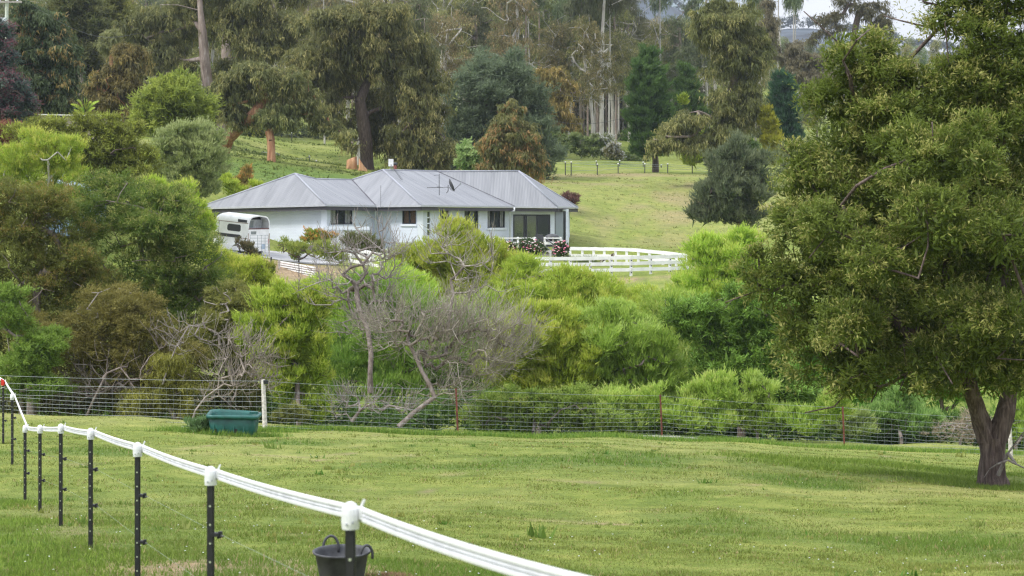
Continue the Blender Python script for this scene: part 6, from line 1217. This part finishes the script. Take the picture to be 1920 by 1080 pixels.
# tree fern
b = P(160, 212, 128); root = empty('tree_fern', b, 'tree fern with bright lime arching fronds above the shed roof', 'tree fern'); FERN = leafmat('fern', .4)
for k, (dx, dy_, lz) in enumerate([(-26, -4, .5), (-14, -12, .7), (0, -14, .9), (14, -8, .7), (28, -10, .55), (-20, 6, .1), (20, 2, .3), (6, -8, 1.1), (-6, 4, .4)]):
    r_ = np.random.default_rng(k); e = P(160 + dx, 200 + dy_, 127.5) - b; V = []; Fq = []; N_ = 13
    for q in range(N_ + 1):
        s = q / N_; c = e * s + np.array([0, -.3 * s, lz * .45 * math.sin(math.pi * s)]); wv = .2 * math.sin(math.pi * min(1, s * .85 + .12)) + .01; V += [c - [0, wv * .5, wv], c + [0, 0, .03], c + [0, wv * .5, -wv + .04]]
    for q in range(N_): Fq += [(3 * q, 3 * q + 1, 3 * q + 4, 3 * q + 3), (3 * q + 1, 3 * q + 2, 3 * q + 5, 3 * q + 4)]
    C = np.tile(np.array([.38, .5, .06]), (len(V), 1)) * (.6 + .5 * (np.arange(len(V)) % 2)[:, None]); link('frond', np_mesh('frond', V, np.array(Fq), FERN, C), root)
m = MB(); m.tube([(0, 0, -2.5), (0, 0, .25)], [.16, .13], 8); link('trunk', m.mesh('trunk', BARK_DARK), root)

# ============================================================ far left buildings and pole
def shed(name, label, px0, px1, d, ytop, ybot, roofc, wallc, pitch_px, depth=6):
    b = P((px0 + px1) / 2, ybot, d); t = empty(name, b, label, 'shed'); wd = (px1 - px0) / F * d; hz = (ybot - ytop) / F * d; rp = pitch_px / F * d
    m = MB(); m.box((0, depth / 2, hz / 2 - .5), (wd * .94, depth, hz + 1)); link('wall', m.mesh('wall', wallc), t)
    k = 10
    for q in range(k):
        x0_, x1_ = -wd / 2 + wd * q / k, -wd / 2 + wd * (q + 1) / k; m = MB(); z = hz + rp * (1 - abs((q + .5) / k - 0) * 1.0)
        m.beam((x0_, -.3, hz + rp * (1 - q / k)), (x0_, depth, hz + rp * (1 - q / k)), .02, .02); m.v = []; m.f = []
        m.add([(x0_, -.3, hz + rp * (1 - q / k)), (x1_, -.3, hz + rp * (1 - (q + 1) / k)), (x1_, depth, hz + rp * (1 - (q + 1) / k)), (x0_, depth, hz + rp * (1 - q / k)), (x0_, -.3, hz + rp * (1 - q / k) + .06), (x1_ - .01, -.3, hz + rp * (1 - (q + 1) / k) + .06), (x1_ - .01, depth, hz + rp * (1 - (q + 1) / k) + .06), (x0_, depth, hz + rp * (1 - q / k) + .06)], [(0, 1, 2, 3)[::-1], (4, 5, 6, 7), (0, 1, 5, 4), (1, 2, 6, 5), (3, 0, 4, 7), (2, 3, 7, 6)]); link('roof_sheet', m.mesh('roof_sheet', roofc), t)
    for q in (.3, .7):
        m = MB(); m.box((-wd / 2 + wd * q, -.02, hz * .55), (.7, .06, .8)); wn_ = link('window', m.mesh('window', DARKAL), t)
        m = MB(); m.box((-wd / 2 + wd * q, -.06, hz * .55), (.6, .02, .7)); link('pane', m.mesh('pane', GLASS), wn_)
    return t
shed('shed', 'blue walled shed with blue grey roof hidden behind the lime wattle', 86, 152, 92, 353, 402, simple('blue_roof', (.38, .48, .58), .5), simple('blue_wall', (.2, .3, .42), .7), 15)
shed('shed', 'low building with white roof edge between bushes at upper left', 74, 192, 118, 218, 240, simple('pale_roof', (.7, .68, .68), .5), simple('pinkish_wall', (.45, .37, .34), .8), 2)
b = onground(9, 136); t = empty('power_pole', b, 'pale power pole with crossarm at the top left corner', 'power pole'); zt = PZ(-10, 136) - b[2]
m = MB(); m.tube([(0, 0, -.3), (.15, 0, zt)], [.17, .12], 8); link('pole', m.mesh('pole', simple('pale_green_pole', (.5, .54, .45), .8)), t)
m = MB(); m.box((.35, -.15, PZ(4, 136) - b[2]), (1.7, .1, .12)); ca = link('crossarm', m.mesh('crossarm', GREYWOOD), t)
m = MB(); m.box((-.1, -.2, PZ(42, 136) - b[2]), (.5, .3, .6)); link('transformer', m.mesh('transformer', simple('transformer_grey', (.6, .64, .7))), t)
for x in (-.3, .9): m = MB(); m.lathe((x, -.15, PZ(4, 136) - b[2] + .06), [(.001, 0), (.06, 0), (.05, .14), (.001, .16)], 8); link('insulator', m.mesh('insulator', WHITE), ca)
for (a, b_, lab) in ((P(40, -4, 119), P(260, 62, 176), 'thin power line sloping down from the pole to the forest gum'), (P(975, 152, 196), P(1260, 178, 206), 'upper thin power line crossing the pale trunks'), (P(975, 208, 196), P(1200, 212, 200), 'lower thin power line crossing the pale trunks')):
    m = MB(); m.tube([(b_ - a) * s - [0, 0, 1.2 * math.sin(math.pi * s)] for s in np.linspace(0, 1, 14)], .016, 4, False); o = link('power_line', m.mesh('power_line', DARKST)); o.location = a; tag(o, lab, 'cable')

# ============================================================ paddock fences, gate, stumps
def small_fence(name, label, posts, wires=(.35, .7, .95), white=True, thick=.05):
    b0 = P(*posts[0][:2], posts[0][3]) if False else np.array([PX(posts[0][0], posts[0][3]), posts[0][3], 0]); b0[2] = gz(b0[0], b0[1]); t = empty(name, b0, label, 'fence'); tops_ = []
    for px, yt, yb, d in posts:
        x = PX(px, d); zt = PZ(yt, d); z0 = min(gz(x, d), PZ(yb, d)) - .1; m = MB(); m.tube([(x - b0[0], d - b0[1], z0 - b0[2]), (x - b0[0], d - b0[1], zt - b0[2])], thick, 6); po = link('post', m.mesh('post', DARKST), t)
        if white: m = MB(); m.lathe((x - b0[0], d - b0[1], zt - b0[2]), [(.001, -.02), (.07, -.02), (.07, .08), (.001, .12)], 8); link('cap', m.mesh('cap', CAPPL, True), po)
        tops_.append((x, d, zt, max(gz(x, d), PZ(yb, d))))
    for h in wires:
        m = MB(); m.tube([(x - b0[0], y - b0[1], zb + (zt - zb) * h - b0[2]) for x, y, zt, zb in tops_], .011, 4, False); link('wire', m.mesh('wire', STEEL), t)
    return t
small_fence('post_and_wire_fence', 'white capped dark post fence along the far right track', [(1060, 305, 328, 180), (1071, 305, 328, 179), (1120, 309, 325, 180), (1159, 308, 321, 181), (1209, 308, 321, 184), (1252, 308, 322, 186), (1298, 311, 322, 188), (1330, 316, 326, 190)])
small_fence('post_and_wire_fence', 'upper row of dark posts behind the far right track', [(1040, 296, 310, 198), (1118, 303, 317, 199), (1162, 302, 315, 200), (1206, 305, 318, 202), (1240, 310, 320, 203)], (.3, .6, .9))
small_fence('post_and_wire_fence', 'dark post fence running down the left paddock behind the hillock', [(540, 300, 306, 188), (580, 294, 311, 184), (593, 302, 318, 181), (636, 314, 329, 178), (700, 318, 334, 176)], (.9,))
small_fence('post_and_wire_fence', 'far post row along the top of the left paddock', [(450, 259, 269, 243), (497, 257, 268, 245), (547, 250, 265, 247), (640, 302, 312, 215)], (.9,))
b = onground(480, 186); t = empty('pipe_gate', b, 'grey pipe and wire gate in the left paddock behind the orange trunk', 'gate')
gp = {k: P(*v) - b for k, v in dict(a=(442, 282, 187), b=(520, 287, 186), c=(520, 302, 186), d=(442, 299, 187), e=(480, 285, 186.5)).items()}
for nm, s in (('top_rail', 'ab'), ('end_bar', 'bc'), ('bottom_rail', 'dc'), ('hinge_bar', 'ad'), ('brace', 'ed'), ('brace', 'ec')):
    m = MB(); m.tube([gp[s[0]], gp[s[1]]], .03, 5); link(nm, m.mesh(nm, STEEL), t)
for q in (.3, .6): m = MB(); m.tube([gp['a'] * (1 - q) + gp['d'] * q, gp['b'] * (1 - q) + gp['c'] * q], .012, 4); link('infill_wire', m.mesh('infill_wire', STEEL), t)
for px, y0, y1, w_ in ((440, 279, 290, .1), (451, 276, 292, .05), (523, 288, 304, .07)):
    m = MB(); p = P(px, y1, 187) - b; q = P(px, y0, 187) - b; m.tube([p - [0, 0, .6], q], w_, 6); link('gate_post', m.mesh('gate_post', GREYWOOD if w_ > .06 else DARKST), t)
def stump(label, px, d, ytop, ybot, r0, r1, cut, seed):
    b = P(px, ybot, d); h = (ybot - ytop) / F * d; r = np.random.default_rng(seed); k = 16; m = MB(); vs = []
    for z, rr in ((-.6, r0 * 1.05), (0, r0), (h * .3, r0 * .9), (h * .7, r1 * 1.05), (h, r1)):
        for j in range(k): a = 2 * math.pi * j / k; q = rr * (1 + .08 * math.sin(3 * a + 1) + .05 * math.sin(5 * a)); vs.append((q * math.cos(a), q * math.sin(a), z + (cut * math.cos(a) * h if z == h else 0)))
    m.add(vs, [(i * k + j, i * k + (j + 1) % k, (i + 1) * k + (j + 1) % k, (i + 1) * k + j) for i in range(4) for j in range(k)] + [tuple(4 * k + j for j in range(k))]); o = link('tree_stump', m.mesh('tree_stump', BARK_ST, True)); o.location = b; tag(o, label, 'stump')
BARK_ST = barkmat('bark_stump', (.1, .05, .03), (.45, .24, .12), (.6, .37, .22), 1.6, .35)
stump('tall orange barked stump left of the dark gum trunk behind the roof', 659, 160, 297, 334, .56, .4, .1, 1)
stump('rounded orange stump leaning against the dark gum trunk', 679, 159.5, 306, 334, .52, .28, -.35, 2)
# ============================================================ mountain ridge
def ridge_mesh(name, label, d, prof_, col, seed, depth=500, trees=0):
    r = np.random.default_rng(seed); pxs = np.linspace(-700, 2700, 240); ys = np.interp(pxs, *zip(*prof_)) + 6 * vnoise(pxs, pxs * 0, 60, seed) + 3 * vnoise(pxs, pxs * 0, 17, seed + 1)
    V = []; nrow = 16
    for q in range(nrow):
        f = q / (nrow - 1); dd = d + depth * (f - 1) + 0 * pxs; zt = PZ(ys, d); z = 20 + (zt - 20) * f ** 1.1 + (vnoise(pxs, pxs * 0 + q * 37, 40, seed + 5) - .5) * 30 * math.sin(math.pi * f); V.append(np.stack([PX(pxs, d), dd, z], 1))
    for q in (1,): V.append(np.stack([PX(pxs, d), d + 700 + 0 * pxs, 0 * pxs], 1))
    V = np.concatenate(V); c = 240; i = (np.arange(nrow)[:, None] * c + np.arange(c - 1)).ravel(); me = np_mesh(name, V, np.stack([i, i + 1, i + c + 1, i + c], 1), col, smooth=True); o = tag(link(name, me), label, None, None, 'structure')
    if trees:
        px = r.uniform(1150, 2000, trees); yv = np.interp(px, pxs, ys); dd = np.full(trees, d - 8.); base = np.stack([PX(px, dd), dd, PZ(yv, dd) - 2], 1); h = r.uniform(2, 9, trees); bl = [(x, y, z + hh, hh * .45, hh * .45, hh * .3) for (x, y, z), hh in zip(base, h)]
        Vl, Fl, Cl = leaves(bl, trees * 40, 1.6, .8, 'spray', ((.04, .05, .03), (.08, .09, .05)), None, .2, 1.5, seed, True); tag(link(name + '_trees', np_mesh(name + '_trees', Vl, Fl, LEAF, Cl)), 'tiny trees standing along the skyline of the far ridge', None, None, 'stuff')
MT = simple('haze_blue_forest', (.045, .06, .075), .95, var=.6, scale=.03)  # forest colour shifted to blue, distance haze painted in
ridge_mesh('mountain', 'far forested mountain ridge, haze blue partly painted into its colour', 1500, [(-700, -260), (900, -180), (1180, -60), (1240, 2), (1300, 22), (1400, 48), (1460, 52), (1540, 50), (1620, 66), (1700, 84), (1760, 92), (2000, 120), (2700, 160)], MT, 3, 800, 260)

# ============================================================ haze
hz = MB(); hz.box((0, 950, 90), (2600, 2100, 420)); ho = hz.build('haze', None)
ho.data.materials.clear(); hm = newmat('haze'); _n = NT(hm); _o = _n.n('ShaderNodeOutputMaterial'); _v = _n.n('ShaderNodeVolumePrincipled'); _v.inputs['Color'].default_value = (.72, .8, .95, 1); _v.inputs['Density'].default_value = HAZE; _v.inputs['Anisotropy'].default_value = .2
_n.l(_v.outputs[0], _o.inputs['Volume']); ho.data.materials.append(hm); tag(ho, 'thin pale blue air over the whole valley', None, None, 'stuff')
print('objects', len(SC.objects), 'forest', cnt_f, 'tris', sum(len(o.data.polygons) for o in SC.objects if o.type == 'MESH'), 'unique', sum(len(m_.polygons) for m_ in bpy.data.meshes))
